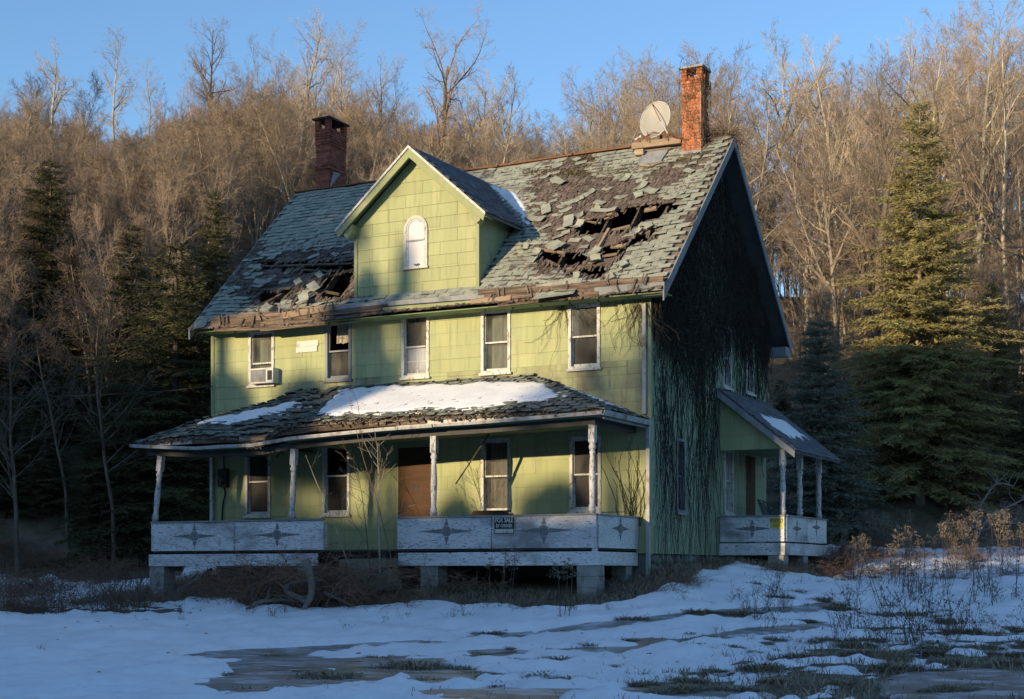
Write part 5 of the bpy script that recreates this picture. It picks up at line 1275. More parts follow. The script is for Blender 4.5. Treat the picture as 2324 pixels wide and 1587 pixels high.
def proto_bare(name, *a, **k):
    tw, bk = k.get('twig', 'twig'), k.get('bark', 'bark'); mbs = make_bare(*a, **k)
    mt = mbs['t'].mesh('trunk'); mt.materials.append(MAT[bk]); mc = mbs['c'].mesh('crown'); mc.materials.append(MAT[tw]); return name, mt, mc
def put_tree(pr, loc, rz, sc, label, group=None, cat='tree', tilt=(0, 0)):
    name, mt, mc = pr; o = empty(name, loc, label, cat, group); o.rotation_euler = (tilt[0], tilt[1], rz); o.scale = sc if hasattr(sc, '__len__') else (sc,) * 3
    for nm, me in (('trunk', mt), ('crown', mc)):
        if me is not None and len(me.polygons): c = bpy.data.objects.new(nm, me); COL.objects.link(c); c.parent = o
    return o
PB = {
 'tall': [proto_bare('bare_tree', 'tall', 100 + i, 15.0, .20, twig=('twig', 'twig_pale', 'twig')[i], bark=('bark', 'bark', 'bark_dark')[i]) for i in range(3)],
 'spread': [proto_bare('bare_tree', 'spread', 200 + i, 11.5, .22, twig=('twig_pale', 'twig')[i % 2], bark=('bark', 'bark_dark')[i % 2]) for i in range(3)],
 'slim': [proto_bare('bare_tree', 'slim', 300 + i, 13.5, .135, twig='twig', bark='bark') for i in range(3)],
 'clump': [proto_bare('bare_tree', 'slim', 400 + i, 11.0, .12, stems=3, twig='twig', bark='bark') for i in range(2)],
 'thin': [proto_bare('bare_tree', 'slim', 700 + i, 9.5, .06, twig='bark_dark', bark='bark_dark') for i in range(2)],
 'lean': [proto_bare('bare_tree', 'tall', 500 + i, 12.0, .14, lean=.5, twig='twig_pale', bark='bark') for i in range(2)],
}
SKY = [(-200, 200), (0, 185), (100, 190), (250, 235), (400, 205), (520, 150), (620, 120), (720, 110), (820, 175), (900, 190), (1060, 185), (1150, 190), (1230, 245), (1300, 215), (1400, 150), (1520, 130), (1600, 110), (1750, 100), (1850, 120), (1930, 105), (2020, 70), (2090, 20), (2330, 5), (2500, 5)]
WORD = {'tall': 'tall bare tree with ascending pale limbs', 'spread': 'broad bare tree with spreading crooked limbs', 'slim': 'slender bare tree with fine brown twigs', 'clump': 'bare tree with several stems from one base', 'lean': 'leaning bare tree with pale trunk'}
rng = random.Random(11)
def tree_at(kind, px, d, toppy, label=None, i=None, rz=None, grp='bare trees on the hillside', wide=1.0, tilt=(0, 0)):
    p = at_depth(px, 1000, d); g = ground(p.x, p.y); H = (HY - toppy) * d / FPX - g
    pr = rng.choice(PB[kind]) if i is None else PB[kind][i]; h0 = max(v.co.z for v in pr[2].vertices); s_ = H / h0
    return put_tree(pr, (p.x, p.y, g), rng.uniform(0, 6.28) if rz is None else rz, (s_ * wide, s_ * wide, s_), label or WORD[kind] + ' on the wooded hillside', grp, tilt=tilt)
# trees that stand out against the sky or as pale trunks, each on its own
for (kind, px, d, top, lab, i, wide) in (
    ('spread', 112, 90, 100, 'crooked bare tree rising above the hilltop with a wide forked crown', 0, 1.0), ('tall', 262, 88, 62, 'solitary tall bare tree standing high over the left wooded slope', 0, .8), ('tall', 470, 82, 22, 'very tall dense bare tree with dark lower limbs on the slope above the conifers', 2, 1.0), ('slim', 330, 86, 140, 'thin hazy bare tree next to the solitary tall one on the hilltop', 0, 1.0),
    ('tall', 690, 80, 28, 'tall pale bare tree rising behind the dark brick chimney', 1, 1.0), ('clump', 610, 78, 85, 'several stemmed pale tree between the tall trees left of the dark chimney', 0, .9), ('slim', 818, 74, 92, 'slim bare tree standing just right of the dark brick chimney', 1, .7),
    ('spread', 985, 72, 22, 'large bare tree with wide crown towering over the roof ridge behind the dormer', 1, .95), ('tall', 1140, 84, 148, 'rounded bare tree with reddish twigs above the roof ridge', 0, .8), ('clump', 1420, 76, 122, 'wide hazy bare tree behind the satellite dish', 1, 1.2), ('tall', 1590, 74, 75, 'bare tree whose crown shows above the orange brick chimney', 2, .9), ('spread', 1735, 68, 62, 'bare tree with curving limbs just beyond the orange chimney', 2, .9), ('tall', 1905, 62, 58, 'bare tree carrying a few orange leaves above the right gable', 1, .8),
    ('tall', 2090, 60, 0, 'tall bare tree standing directly behind the big spruce tip', 0, .8), ('tall', 2215, 58, -40, 'tall pale trunked tree right beside the big spruce', 1, .8), ('slim', 2290, 56, -60, 'slender pale trunked tree beyond the right side of the big spruce', 2, .8)):
    tree_at(kind, px, d, top, lab, i, wide=wide, grp=None)
for (px, d, top, rz, lab, tl) in ((455, 58, 330, 3.6, 'pale leaning trunk crossing the slope above the dark conifers', .22), (505, 60, 420, 3.3, 'second pale leaning trunk beside the first on the slope', .18), (575, 61, 300, 3.5, 'third pale leaning trunk nearer the roof edge on the slope', .16), (640, 62, 180, 3.4, 'pale leaning tree reaching past the left roof edge', .14)):
    tree_at('lean', px, d, top, lab, 0, rz, None, wide=.75, tilt=(0, -tl))
# the wood
def interp_zone(px):
    for lim, w_ in ((480, 'above the dark hemlocks'), (720, 'beside the dark chimney'), (1060, 'behind the dormer'), (1430, 'behind the bare roof ridge'), (1660, 'behind the orange chimney'), (1930, 'between gable and tall spruce'), (9999, 'around the tall spruce')):
        if px < lim: return w_
n = 0; tries = 0; put = []
while n < 240 and tries < 6000:
    tries += 1; px = rng.uniform(-140, 2460); d = rng.uniform(50, 96) if rng.random() < .75 else rng.uniform(88, 100)
    if 480 < px < 1500 and d < 58: continue
    if px < 480 and d < 54: continue
    a = (px - CX) / FPX * d
    if any((a - a2) ** 2 + (d - d2) ** 2 < 2.6 for a2, d2 in put): continue
    top = interp(px, SKY) + abs(rng.gauss(0, 1)) * 100 * (1 if d < 84 else .35) + (30 if d < 70 else 0) + rng.uniform(-25, 20)
    p = at_depth(px, 1000, d); g = ground(p.x, p.y); H = (HY - top) * d / FPX - g
    if H < 4: H = rng.uniform(5, 8)
    if top < interp(px, SKY) - 30: continue
    if H > 15: top += (H - 15) * FPX / d * rng.uniform(.6, 1.0)
    kind = rng.choices(['tall', 'spread', 'slim', 'clump', 'lean'], [3, 1.3, 5, 3, .5])[0]
    zone = interp_zone(px); WORD['spread'] = 'broad bare tree with crooked limbs'; WORD['clump'] = 'bare tree with several stems'; WORD['tall'] = 'tall bare tree with pale limbs'; far = 'near the hilltop' if d > 78 else 'low on the slope' if d < 62 else 'halfway up the slope'
    tree_at(kind, px, d, top, WORD[kind] + ' ' + zone + ' ' + far, wide=rng.uniform(.75, 1.15)); put.append((a, d)); n += 1
for k in range(26):
    px = rng.uniform(-120, 1560); d = rng.uniform(84, 98); kind = rng.choice(('tall', 'slim', 'slim', 'spread')); tree_at(kind, px, d, interp(px, SKY) + rng.uniform(-75, 15), WORD[kind] + ' ' + interp_zone(px) + ' standing on the skyline', wide=rng.uniform(.8, 1.1), grp='bare trees on the skyline')
# saplings and undergrowth of the slope: one mass nobody could count, scattered from three real saplings
def scatter(name, src, pts, label, cat):
    me = bpy.data.meshes.new(name); me.from_pydata([p for p, r, s_ in pts], [], []); a1 = me.attributes.new('rot', 'FLOAT_VECTOR', 'POINT'); a1.data.foreach_set('vector', np.array([(0, 0, r) for p, r, s_ in pts], np.float32).reshape(-1))
    a2 = me.attributes.new('scl', 'FLOAT_VECTOR', 'POINT'); a2.data.foreach_set('vector', np.array([s_ for p, r, s_ in pts], np.float32).reshape(-1)); o = link(name, me)
    ng = bpy.data.node_groups.new(name, 'GeometryNodeTree'); ng.interface.new_socket('Geometry', in_out='INPUT', socket_type='NodeSocketGeometry'); ng.interface.new_socket('Geometry', in_out='OUTPUT', socket_type='NodeSocketGeometry')
    N = ng.nodes; gi = N.new('NodeGroupInput'); go = N.new('NodeGroupOutput'); mp = N.new('GeometryNodeMeshToPoints'); oi = N.new('GeometryNodeObjectInfo'); oi.inputs['Object'].default_value = src; oi.inputs['As Instance'].default_value = True
    ip = N.new('GeometryNodeInstanceOnPoints'); at = [N.new('GeometryNodeInputNamedAttribute') for _ in (0, 1)]
    for q, nm in zip(at, ('rot', 'scl')): q.data_type = 'FLOAT_VECTOR'; q.inputs['Name'].default_value = nm
    Lk = ng.links.new; Lk(gi.outputs[0], mp.inputs['Mesh']); Lk(mp.outputs[0], ip.inputs['Points']); Lk(oi.outputs['Geometry'], ip.inputs['Instance']); Lk(at[0].outputs[0], ip.inputs['Rotation']); Lk(at[1].outputs[0], ip.inputs['Scale']); Lk(ip.outputs[0], go.inputs[0])
    md = o.modifiers.new('scatter', 'NODES'); md.node_group = ng; return tag(o, label, cat, None, 'stuff')
for i_ in range(3):
    mb2 = make_bare(('slim', 'slim', 'brush')[i_], 600 + i_, 6.0, .07, stems=(2, 1, 2)[i_]); nt = len(mb2['t'].f); jm = MB(); jm.add(mb2['t'].v, mb2['t'].f); jm.add(mb2['c'].v, mb2['c'].f); jm.r = mb2['t'].r + mb2['c'].r
    bm_ = jm.mesh('brush'); bm_.materials.append(MAT['bark']); bm_.materials.append(MAT['twig_brush']); bm_.polygons.foreach_set('material_index', [0] * nt + [1] * (len(jm.f) - nt)); p = at_depth((150, 560, 1830)[i_], 1000, (64, 66, 56)[i_])
    src = bpy.data.objects.new('brush_sapling', bm_); COL.objects.link(src); src.location = (p.x, p.y, ground(p.x, p.y)); tag(src, ('bushy sapling on the slope above the hemlocks', 'bushy sapling on the slope beside the roof edge', 'pale bushy sapling between the gable and the spruces')[i_], 'sapling'); pts = []
    while len(pts) < (520, 520, 70)[i_]:
        px = rng.uniform(-420, 2740); d = rng.uniform(47, 100)
        if px > 620 and rng.random() < (.4 if px < 1700 else .8): continue
        if 50 < px < 190 and d < 60 or 300 < px < 600 and d < 52 or 440 < px < 520 and d < 55: continue
        if 500 < px < 1750 and d < 62: continue
        if px < 480 and d < 46: continue
        p = at_depth(px, 1000, d); s_ = rng.uniform(.55, 1.15) * (1.1 if px < 600 else .9); sz = s_ * rng.uniform(.9, 1.4); g_ = ground(p.x, p.y)
        hmax = (HY - interp(px, SKY) - 60 - abs(rng.gauss(0, 70))) * d / FPX - g_
        if hmax < 1.5: continue
        sz = min(sz * 1.25, hmax / 6.3, 1.45 if px < 1700 else .8); s_ = min(s_, sz * 1.1); pts.append(((p.x, p.y, g_), rng.uniform(0, 6.28), (s_, s_, sz)))
    scatter('undergrowth', src, pts, ('hazy brown undergrowth covering the wooded slope', 'finer brown undergrowth mixed over the wooded slope', 'paler brush mixed into the undergrowth of the wooded slope')[i_], 'undergrowth')

# conifers -----------------------------------------------------------------
def conifer(seed, H, Rb, tiers, per, droop, needle, dens=1.0, low=.03, pw=.85, spray=.16):
    rng = random.Random(seed); T = MB(); C = MB()
    T.tube([(0, 0, -.3), (.03, 0, H * .4), (0, .02, H * .99)], [H * .014, H * .009, .012], 7)
    for k in range(tiers):
        f = lerp(low, .985, (k + rng.random() * .6) / tiers); z = f * H; L0 = Rb * (1 - f) ** pw + .12
        for q in range(max(4, int(per * (.55 + .45 * (1 - f))))):
            a = rng.uniform(0, 6.28); L = L0 * rng.uniform(.5, 1.15) * (1 + .22 * math.sin(3 * a + seed) * math.sin(f * 23 + seed)); up = lerp(-.12, .55, f ** 2) + rng.uniform(-.12, .12)
            d = Vector((math.cos(a), math.sin(a), up)).normalized(); n = max(3, int(L / .42)); p = Vector((0, 0, z)); pts = [p.copy()]
            for i in range(n):
                t = (i + 1) / n; dd = d + Vector((0, 0, -droop * (t * 1.2 if t < .7 else 1.5 - t)))
                p = p + dd.normalized() * (L / n); pts.append(p.copy())
            T.tube(pts, [max(.034 * L / 3 * (1 - i / n), .006) for i in range(n + 1)], 3, False)
            side = Vector((-math.sin(a), math.cos(a), 0)); C.cur = rng.random()
            m_ = max(4, int(L / .13 * dens))
            for i in range(m_):
                t = .12 + .88 * (i + rng.random()) / m_; g = t * n; j = min(int(g), n - 1); b = pts[j].lerp(pts[j + 1], g - j); ax = (pts[j + 1] - pts[j]).normalized()
                sl = (spray + .30 * L / 3 * (1 - t) + .08) * rng.uniform(.6, 1.3); sg = 1 if i % 2 else -1
                sd = (ax * rng.uniform(.55, 1.0) + side * sg * rng.uniform(.5, 1.1) + Vector((0, 0, rng.uniform(-.5, .22)))).normalized(); e = b + sd * sl
                u1 = sd.cross(Vector((rng.uniform(-.3, .3), rng.uniform(-.3, .3), 1))); u1 = u1.normalized() if u1.length > 1e-4 else side; u2 = sd.cross(u1); ph = rng.uniform(0, 6.28)
                vs = []; fs = []; kk = 7
                for q_ in range(kk):
                    t2 = q_ / kk; o_ = b + sd * (sl * t2 * .92); ph += 2.4; rd = u1 * math.cos(ph) + u2 * (math.sin(ph) * .7); l_ = sl * (.42 - .12 * t2); tp = o_ + (sd * .8 + rd * .75) * l_; w_ = (sd * .4 - rd * .6).cross(u2 if q_ % 2 else u1) * (sl * .15)
                    vs += [o_ - w_, o_ + w_, tp + w_ * .55, tp - w_ * .55]; fs.append((4 * q_, 4 * q_ + 1, 4 * q_ + 2, 4 * q_ + 3))
                C.add(vs, fs)
    C.tube([(0, 0, H * .97), (0, 0, H * 1.02)], [.03, .004], 4, False)
    mt = T.mesh('trunk'); mt.materials.append(MAT['bark' if needle == 'needle' else 'bark_dark']); mc = C.mesh('crown'); mc.materials.append(MAT[needle]); return mt, mc, H
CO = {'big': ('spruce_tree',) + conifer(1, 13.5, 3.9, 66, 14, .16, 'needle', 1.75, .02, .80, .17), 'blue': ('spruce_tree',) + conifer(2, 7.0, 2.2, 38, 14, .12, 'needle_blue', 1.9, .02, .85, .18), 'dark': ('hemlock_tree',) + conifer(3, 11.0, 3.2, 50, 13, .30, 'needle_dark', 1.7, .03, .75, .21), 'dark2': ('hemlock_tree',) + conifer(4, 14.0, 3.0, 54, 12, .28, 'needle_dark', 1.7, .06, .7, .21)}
def put_conifer(kind, px, d, top, label, wide=1.0, grp=None, rz=None):
    name, mt, mc, H0 = CO[kind]; p = at_depth(px, 1000, d); g = ground(p.x, p.y); H = (HY - top) * d / FPX - g; s_ = H / H0
    return put_tree((name, mt, mc), (p.x, p.y, g), rng.uniform(0, 6.28) if rz is None else rz, (s_ * wide, s_ * wide, s_), label, grp)
put_conifer('big', 2088, 47, 222, 'tall broad spruce with sunlit upper branches beyond the side porch', 1.02)
put_conifer('blue', 1862, 43, 722, 'small grey green spruce just behind the side porch', 1.1)
put_conifer('big', 2250, 51, 640, 'shorter spruce half hidden behind the tall sunlit one', 1.4); put_conifer('dark', 1990, 51, 760, 'dark hemlock in the shade behind the tall spruce', 1.35); put_conifer('dark', 1770, 50, 860, 'low dark hemlock showing behind the side porch roof', 1.3); put_conifer('dark', 2370, 47, 760, 'shaded hemlock right of the tall sunlit spruce', 1.2)
put_conifer('dark', 398, 44, 552, 'dense dark hemlock standing against the left end of the house', 1.5); put_conifer('dark2', 114, 49, 355, 'tall dark hemlock on the slope with its tip above the brush', 1.35)
put_conifer('dark2', 488, 50, 430, 'hemlock behind the leaning pale trunks', 1.0); put_conifer('dark2', 300, 47.5, 500, 'tall dark hemlock between the leaning trunks and the dark stand', 1.1); put_conifer('dark', 545, 88, 268, 'small dark conifer on the hilltop skyline', .8)
for (px, d, top, wd) in ((265, 49, 720, 1.2), (165, 52, 640, 1.1), (40, 51, 600, 1.1), (330, 54, 640, 1.1), (-50, 47, 640, 1.3), (95, 46, 860, 1.4), (440, 52, 640, 1.2), (215, 45, 930, 1.4), (560, 52, 760, 1.2), (60, 55, 560, 1.3), (130, 48, 780, 1.5), (230, 56, 610, 1.3), (330, 46, 860, 1.6), (10, 46, 900, 1.6), (440, 47, 800, 1.5), (-60, 54, 520, 1.3)):
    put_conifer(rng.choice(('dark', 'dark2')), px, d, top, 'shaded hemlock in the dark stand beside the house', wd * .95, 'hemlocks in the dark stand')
for k in range(4):
    px = (60, 170, 250, 30, 330, 120)[k] + rng.uniform(-15, 15); tree_at('thin', px, rng.uniform(40.5, 45), rng.uniform(560, 860), 'thin bare tree standing before the dark hemlocks left of the porch', grp='bare trees before the hemlocks', wide=rng.uniform(1.0, 1.4))
for k in range(9):
    px = rng.uniform(1790, 2330); tree_at(rng.choice(('slim', 'clump')), px, rng.uniform(53, 57), rng.uniform(300, 560), 'thin bare tree rising among the spruces beyond the side porch', grp='bare trees among the spruces', wide=rng.uniform(.8, 1.1))
# unseen trees on the unseen rise, placed before the low sun for their shade
def shade_tree(kind, p_, q, ztop, label, wide=1.0, grp='conifers on the unseen rise', pr=None):
    w_ = HC + H2 * q + P2 * p_; g = ground(w_.x, w_.y); zt = ztop + q * math.tan(SUN_EL)
    if pr is None: name, mt, mc, H0 = CO[kind]; pr = (name, mt, mc)
    else: H0 = max(v.co.z for v in pr[2].vertices)
    s_ = max(zt - g, .8) / H0; return put_tree(pr, (w_.x, w_.y, g), rng.uniform(0, 6.28), (s_ * wide, s_ * wide, s_), label, grp)
# high crowned pine whose crown shades the left end of the roof
def pine(seed, H, crown0, Rc, dn=70):
    rng = random.Random(seed); T = MB(); C = MB(); T.tube([(0, 0, -.3), (.1, 0, H * .5), (0, 0, H)], [.28, .2, .03], 8)
    for k in range(46):
        f = crown0 + (1 - crown0) * rng.random() ** .9; a = rng.uniform(0, 6.28); L = Rc * (1 - ((f - crown0) / (1 - crown0)) ** 2 * .6) * rng.uniform(.5, 1.05); b = Vector((0, 0, f * H)); e = b + Vector((math.cos(a) * L, math.sin(a) * L, L * rng.uniform(-.05, .3)))
        T.tube([b, b.lerp(e, .5) + Vector((0, 0, -.1)), e], [.07, .05, .015], 4, False)
        for i in range(int(dn * L)):
            t = rng.uniform(.2, 1.05); c = b.lerp(e, t) + Vector((rng.gauss(0, .32), rng.gauss(0, .32), rng.gauss(0, .2))); s_ = rng.uniform(.12, .26)
            v = [c + Vector((rng.uniform(-s_, s_), rng.uniform(-s_, s_), rng.uniform(-s_, s_))) for _ in range(3)]; C.add(v, [(0, 1, 2)])
    mt = T.mesh('trunk'); mt.materials.append(MAT['bark_dark']); mc = C.mesh('crown'); mc.materials.append(MAT['needle']); return 'pine_tree', mt, mc
PN = pine(5, 17.5, .60, 3.0); PD = pine(6, 17.5, .65, 3.3, 260)
shade_tree(None, -4.7, 40, 13.0, 'tall high crowned pine beside the road across from the house', 1.0, None, PD)
shade_tree(None, -9.2, 44, 12.6, 'second high crowned pine beside the road', 1.2, None, PD)
for (p_, q, zt, wd) in ((-4.9, 63, 3.9, 1.0), (-3.3, 64, 4.1, 1.0), (-2.0, 64, 3.1, 1.1), (-.6, 63, 2.7, 1.0), (.9, 64, 1.9, 1.3), (2.3, 64, 2.1, 1.2), (4.2, 64, 3.0, .9), (5.8, 64, 2.6, 1.0), (7.4, 65, 3.0, 1.2), (9.4, 66, 2.6, 1.3), (11.8, 66, 3.2, 1.3), (14.5, 66, 2.8, 1.3)):
    shade_tree('big', p_, q, zt, 'young spruce on the unseen rise, shading the house', wd)
for k in range(26):
    shade_tree(rng.choice(('big', 'dark', 'dark2')), -7.0 - k * 1.75 + rng.uniform(-.6, .6), rng.uniform(60, 70), rng.uniform(4.5, 9.5) + (0 if k < 4 else 1.5 if k < 9 else 3.5), 'tall conifer on the unseen rise, shading the left slope', rng.uniform(.9, 1.3))
PE = pine(8, 14.0, .84, 1.25, 330)  # unseen pine, crown shaped to drop shadow patches on the front
for (p_, q, zt, wd) in ((-1.0, 47, 5.1, .55), (-2.6, 48, 4.5, .62), (-4.7, 47, 4.6, .7), (-1.15, 49, 6.85, .33), (-.25, 52, 7.3, .2), (3.1, 47, 2.3, .7), (.9, 48, 1.9, .6)):
    shade_tree(None, p_, q, zt, 'unseen slender pine casting a shadow patch on the house front', wd, 'unseen slender shade pines', PE)
for (p_, q, zt, wd) in ((4.9, 84, 5.6, .7), (3.9, 80, 5.0, .6)): shade_tree(None, p_, q, zt, 'small pine on the unseen rise, shading the house', wd, 'small pines on the unseen rise', PN)
 

# vines ---------------------------------------------------------------------
def strand(m, P, a, z, L, r, rng, down=1.0, wig=.25, d0=.03, stop=None, n=None, out=.03):
    n = n or max(3, int(L / .16)); pts = []; ang = rng.gauss(0, .25); d = d0
    for i in range(n + 1):
        pts.append(P(a, d, z)); ang = ang * .8 + rng.gauss(0, wig); a += math.sin(ang) * L / n; z -= math.cos(ang) * L / n * down; d = max(.012, d + rng.gauss(0, out))
        if stop and stop(a, z): break
    if len(pts) > 2: m.cur = rng.random(); m.tube(pts, [r * (1 - .5 * i / len(pts)) for i in range(len(pts))], 3, False)
rng = random.Random(21); m = MB()
def gz(y): return min(EZ + (y + .5) * SL, RZ - (y - RY) * BS) - .25
off = lambda a, z: a < .0 or a > D or z > gz(a) + .25 or z < ground(.1, a)
for k in range(3300):
    y = rng.uniform(.0, D); lim = interp(y, [(0, 4.7), (1.2, 4.3), (2.2, 3.7), (3.3, 3.4), (3.7, 4.8), (4.6, 5.1), (6, 5.3), (D, 5.1)]); top = gz(y)
    if top < lim: top = lim + .2
    z = rng.uniform(lim, top) if rng.random() < .9 else rng.uniform(max(lim - 1.0, .5), top)
    strand(m, SD_, y, z, rng.uniform(.4, 1.2), rng.uniform(.003, .0065), rng, 1 if rng.random() < .8 else -1, .55, rng.uniform(.02, .10), off)
for k in range(165):
    y = rng.choice((rng.uniform(.15, 3.75), rng.gauss(3.55, .15), rng.gauss(2.7, .2), rng.gauss(1.2, .5), rng.gauss(.5, .2))); z = rng.uniform(2.6, 4.5)
    strand(m, SD_, min(max(y, .08), 3.85), z, rng.uniform(2.0, 4.6), rng.uniform(.003, .0075), rng, 1, .20, .03, off, out=.006)
for k in range(60): strand(m, SD_, rng.uniform(5.0, D), rng.uniform(4.2, 5.3), rng.uniform(.8, 2.4), .007, rng, 1, .18, .03, off, out=.008)
for k in range(3800):
    y = rng.uniform(.0, D); top = gz(y); lo = interp(y, [(0, 4.9), (2.0, 4.5), (3.4, 4.3), (4.2, 5.4), (D, 5.5)])
    if top > lo: strand(m, SD_, y, rng.uniform(lo, top), rng.uniform(.3, .9), rng.uniform(.006, .011), rng, 1 if rng.random() < .6 else -1, .6, rng.uniform(.02, .08), off)
tag(m.build('dead_vine', MAT['vine'], None), 'dense dark mat of dead vines covering the shaded gable wall', 'vine', None, 'stuff')
m = MB()
for k in range(70):
    px = rng.choice((rng.gauss(1285, 14), rng.gauss(1455, 14), rng.gauss(1440, 22))); p = on_y(px, rng.uniform(672, 700), -.05); strand(m, FR, min(p.x, -.02), p.z, rng.uniform(.25, 1.3), .005, rng, 1, .35, .04, None, out=.01)
for k in range(26): p = on_y(rng.gauss(1432, 10), 1160, -.04); strand(m, FR, min(p.x, -.05), .9, rng.uniform(.7, 1.9), .007, rng, -1, .22, .04, lambda a, z: a > -.03 or z > 2.75, out=.006)
tag(m.build('dead_vine', MAT['vine'], None), 'thin dead vine strands climbing the front wall by the downspout', 'vine')
m = MB()
for k in range(150):
    z = 10.65 - 1.5 * rng.random() ** 1.6 if k < 110 else rng.uniform(8.9, 9.4); x0 = rng.uniform(-.55, -.08); face_ = rng.random()
    pts = []; a = rng.uniform(0, 6.28); x = x0; zz = z; off_ = rng.uniform(.02, .06)
    for i in range(9):
        pts.append((x, 3.36 - .225 - off_, zz) if face_ < .5 else (-.10 + off_, 3.15 + (x + .56) * .9, zz)); a += rng.gauss(0, .5); x = min(max(x + .07 * math.cos(a), -.58), -.06); zz += .07 * math.sin(a) - .012
    m.cur = rng.random(); m.tube(pts, .0045, 3, False)
for k in range(130):
    x = rng.uniform(-.1, XR + .05); y = RY + rng.gauss(0, .10); p = Vector((x, y, RZ + .05 - abs(y - RY) * .9 + abs(rng.gauss(0, .05)))); pts = []; d = Vector((rng.gauss(0, 1), rng.gauss(0, .5), rng.gauss(0, .3))).normalized()
    for i in range(7): pts.append(p.copy()); d = (d + Vector((rng.gauss(0, .4), rng.gauss(0, .4), rng.gauss(0, .3) - .08))).normalized(); p = p + d * .07
    m.cur = rng.random(); m.tube(pts, .006, 3, False)
tag(m.build('dry_vine', MAT['vine_brown'], None), 'tangle of dry brown vine around the orange brick chimney', 'vine')

# small plants ---------------------------------------------------------------
def blades(m, rng, n, rad, h, w_=.006, lean=.5, dome=False):
    for k in range(n):
        a = rng.uniform(0, 6.28); r_ = rad * math.sqrt(rng.random()); b = Vector((r_ * math.cos(a), r_ * math.sin(a), -.02)); L = h * rng.uniform(.5, 1.1) * (1 - .35 * (r_ / rad) ** 2); d = Vector((math.cos(a) * lean * rng.uniform(.3, 1.6) + rng.gauss(0, .2), math.sin(a) * lean * rng.uniform(.3, 1.6) + rng.gauss(0, .2), 1)).normalized(); s_ = Vector((-d.y, d.x, 0)); s_ = s_.normalized() * w_ if s_.length > .01 else Vector((w_, 0, 0))
        m_ = b + d * L * .55; e = m_ + (d + Vector((math.cos(a), math.sin(a), -.9)) * lean * 1.1).normalized() * L * .5; m.cur = rng.random(); m.add([b - s_, b + s_, m_ + s_, m_ - s_, e], [(0, 1, 2, 3), (3, 2, 4)])
def mesh_of(m, name, mt): me = m.mesh(name); me.materials.append(MAT[mt]); return me
rng = random.Random(31)
TUS = []
for k in range(3): m = MB(); blades(m, rng, 420, .30, .24, .006, .75); TUS.append(mesh_of(m, 'grass_tussock', 'straw'))
def goldenrod(seed):
    rng = random.Random(seed); m = MB(); h = MB()
    for s_ in range(rng.choice((1, 2, 3))):
        b = Vector((rng.gauss(0, .05), rng.gauss(0, .05), -.05)); d = Vector((rng.gauss(0, .10), rng.gauss(0, .10), 1)).normalized(); L = rng.uniform(.75, 1.15); e = b + d * L; m.tube([b, b.lerp(e, .6) + Vector((rng.gauss(0, .03), 0, 0)), e], [.006, .005, .003], 3, False)
        for k in range(9):
            a = rng.uniform(0, 6.28); q = b.lerp(e, rng.uniform(.78, 1)); t = q + Vector((math.cos(a) * rng.uniform(.06, .16), math.sin(a) * rng.uniform(.06, .16), rng.uniform(-.02, .07))); m.tube([q, q.lerp(t, .6) + Vector((0, 0, .03)), t], .0025, 3, False)
            for j in range(9):
                c = q.lerp(t, rng.uniform(.3, 1.05)) + Vector((rng.gauss(0, .012), rng.gauss(0, .012), rng.gauss(.01, .012))); z = rng.uniform(.008, .017); h.add([c + Vector((rng.uniform(-z, z), rng.uniform(-z, z), rng.uniform(-z, z))) for _ in range(4)], [(0, 1, 2), (0, 2, 3), (1, 3, 2), (0, 3, 1)])
        for k in range(6): q = b.lerp(e, rng.uniform(.2, .8)); a = rng.uniform(0, 6.28); t = q + Vector((math.cos(a) * .07, math.sin(a) * .07, -.05)); s_ = Vector((-math.sin(a), math.cos(a), 0)) * .008; m.add([q, q.lerp(t, .5) + s_, t, q.lerp(t, .5) - s_], [(0, 1, 2, 3)])
    return mesh_of(m, 'stalk', 'weed'), mesh_of(h, 'seed_head', 'seed')
GR = [goldenrod(40 + k) for k in range(4)]
def weed(seed, n=5, H=.7, spread=.25):
    rng = random.Random(seed); m = MB()
    for s_ in range(n):
        p = Vector((rng.gauss(0, .07), rng.gauss(0, .07), -.04)); d = Vector((rng.gauss(0, spread), rng.gauss(0, spread), 1)).normalized(); L = H * rng.uniform(.4, 1.1); pts = [p.copy()]; m.cur = rng.random()
        for i in range(5): d = (d + Vector((rng.gauss(0, .12), rng.gauss(0, .12), -.03))).normalized(); p = p + d * L / 5; pts.append(p.copy())
        m.tube(pts, [.005 * (1 - .6 * i / 5) for i in range(6)], 3, False)
        for k in range(rng.randrange(2, 6)):
            q = rng.choice(pts[2:]); e = q + Vector((rng.gauss(0, .1), rng.gauss(0, .1), rng.uniform(.02, .18))) * H; m.tube([q, e], [.003, .002], 3, False)
            for j in range(2):
                c = q.lerp(e, rng.uniform(.5, 1)); z = rng.uniform(.008, .02); m.add([c + Vector((rng.uniform(-z, z), rng.uniform(-z, z), rng.uniform(-z, z))) for _ in range(4)], [(0, 1, 2), (0, 2, 3), (1, 3, 2)])
    return mesh_of(m, 'dry_weed', 'weed')
WD = [weed(60 + k, (5, 7, 3, 9)[k], (.55, .75, .45, .9)[k]) for k in range(4)]
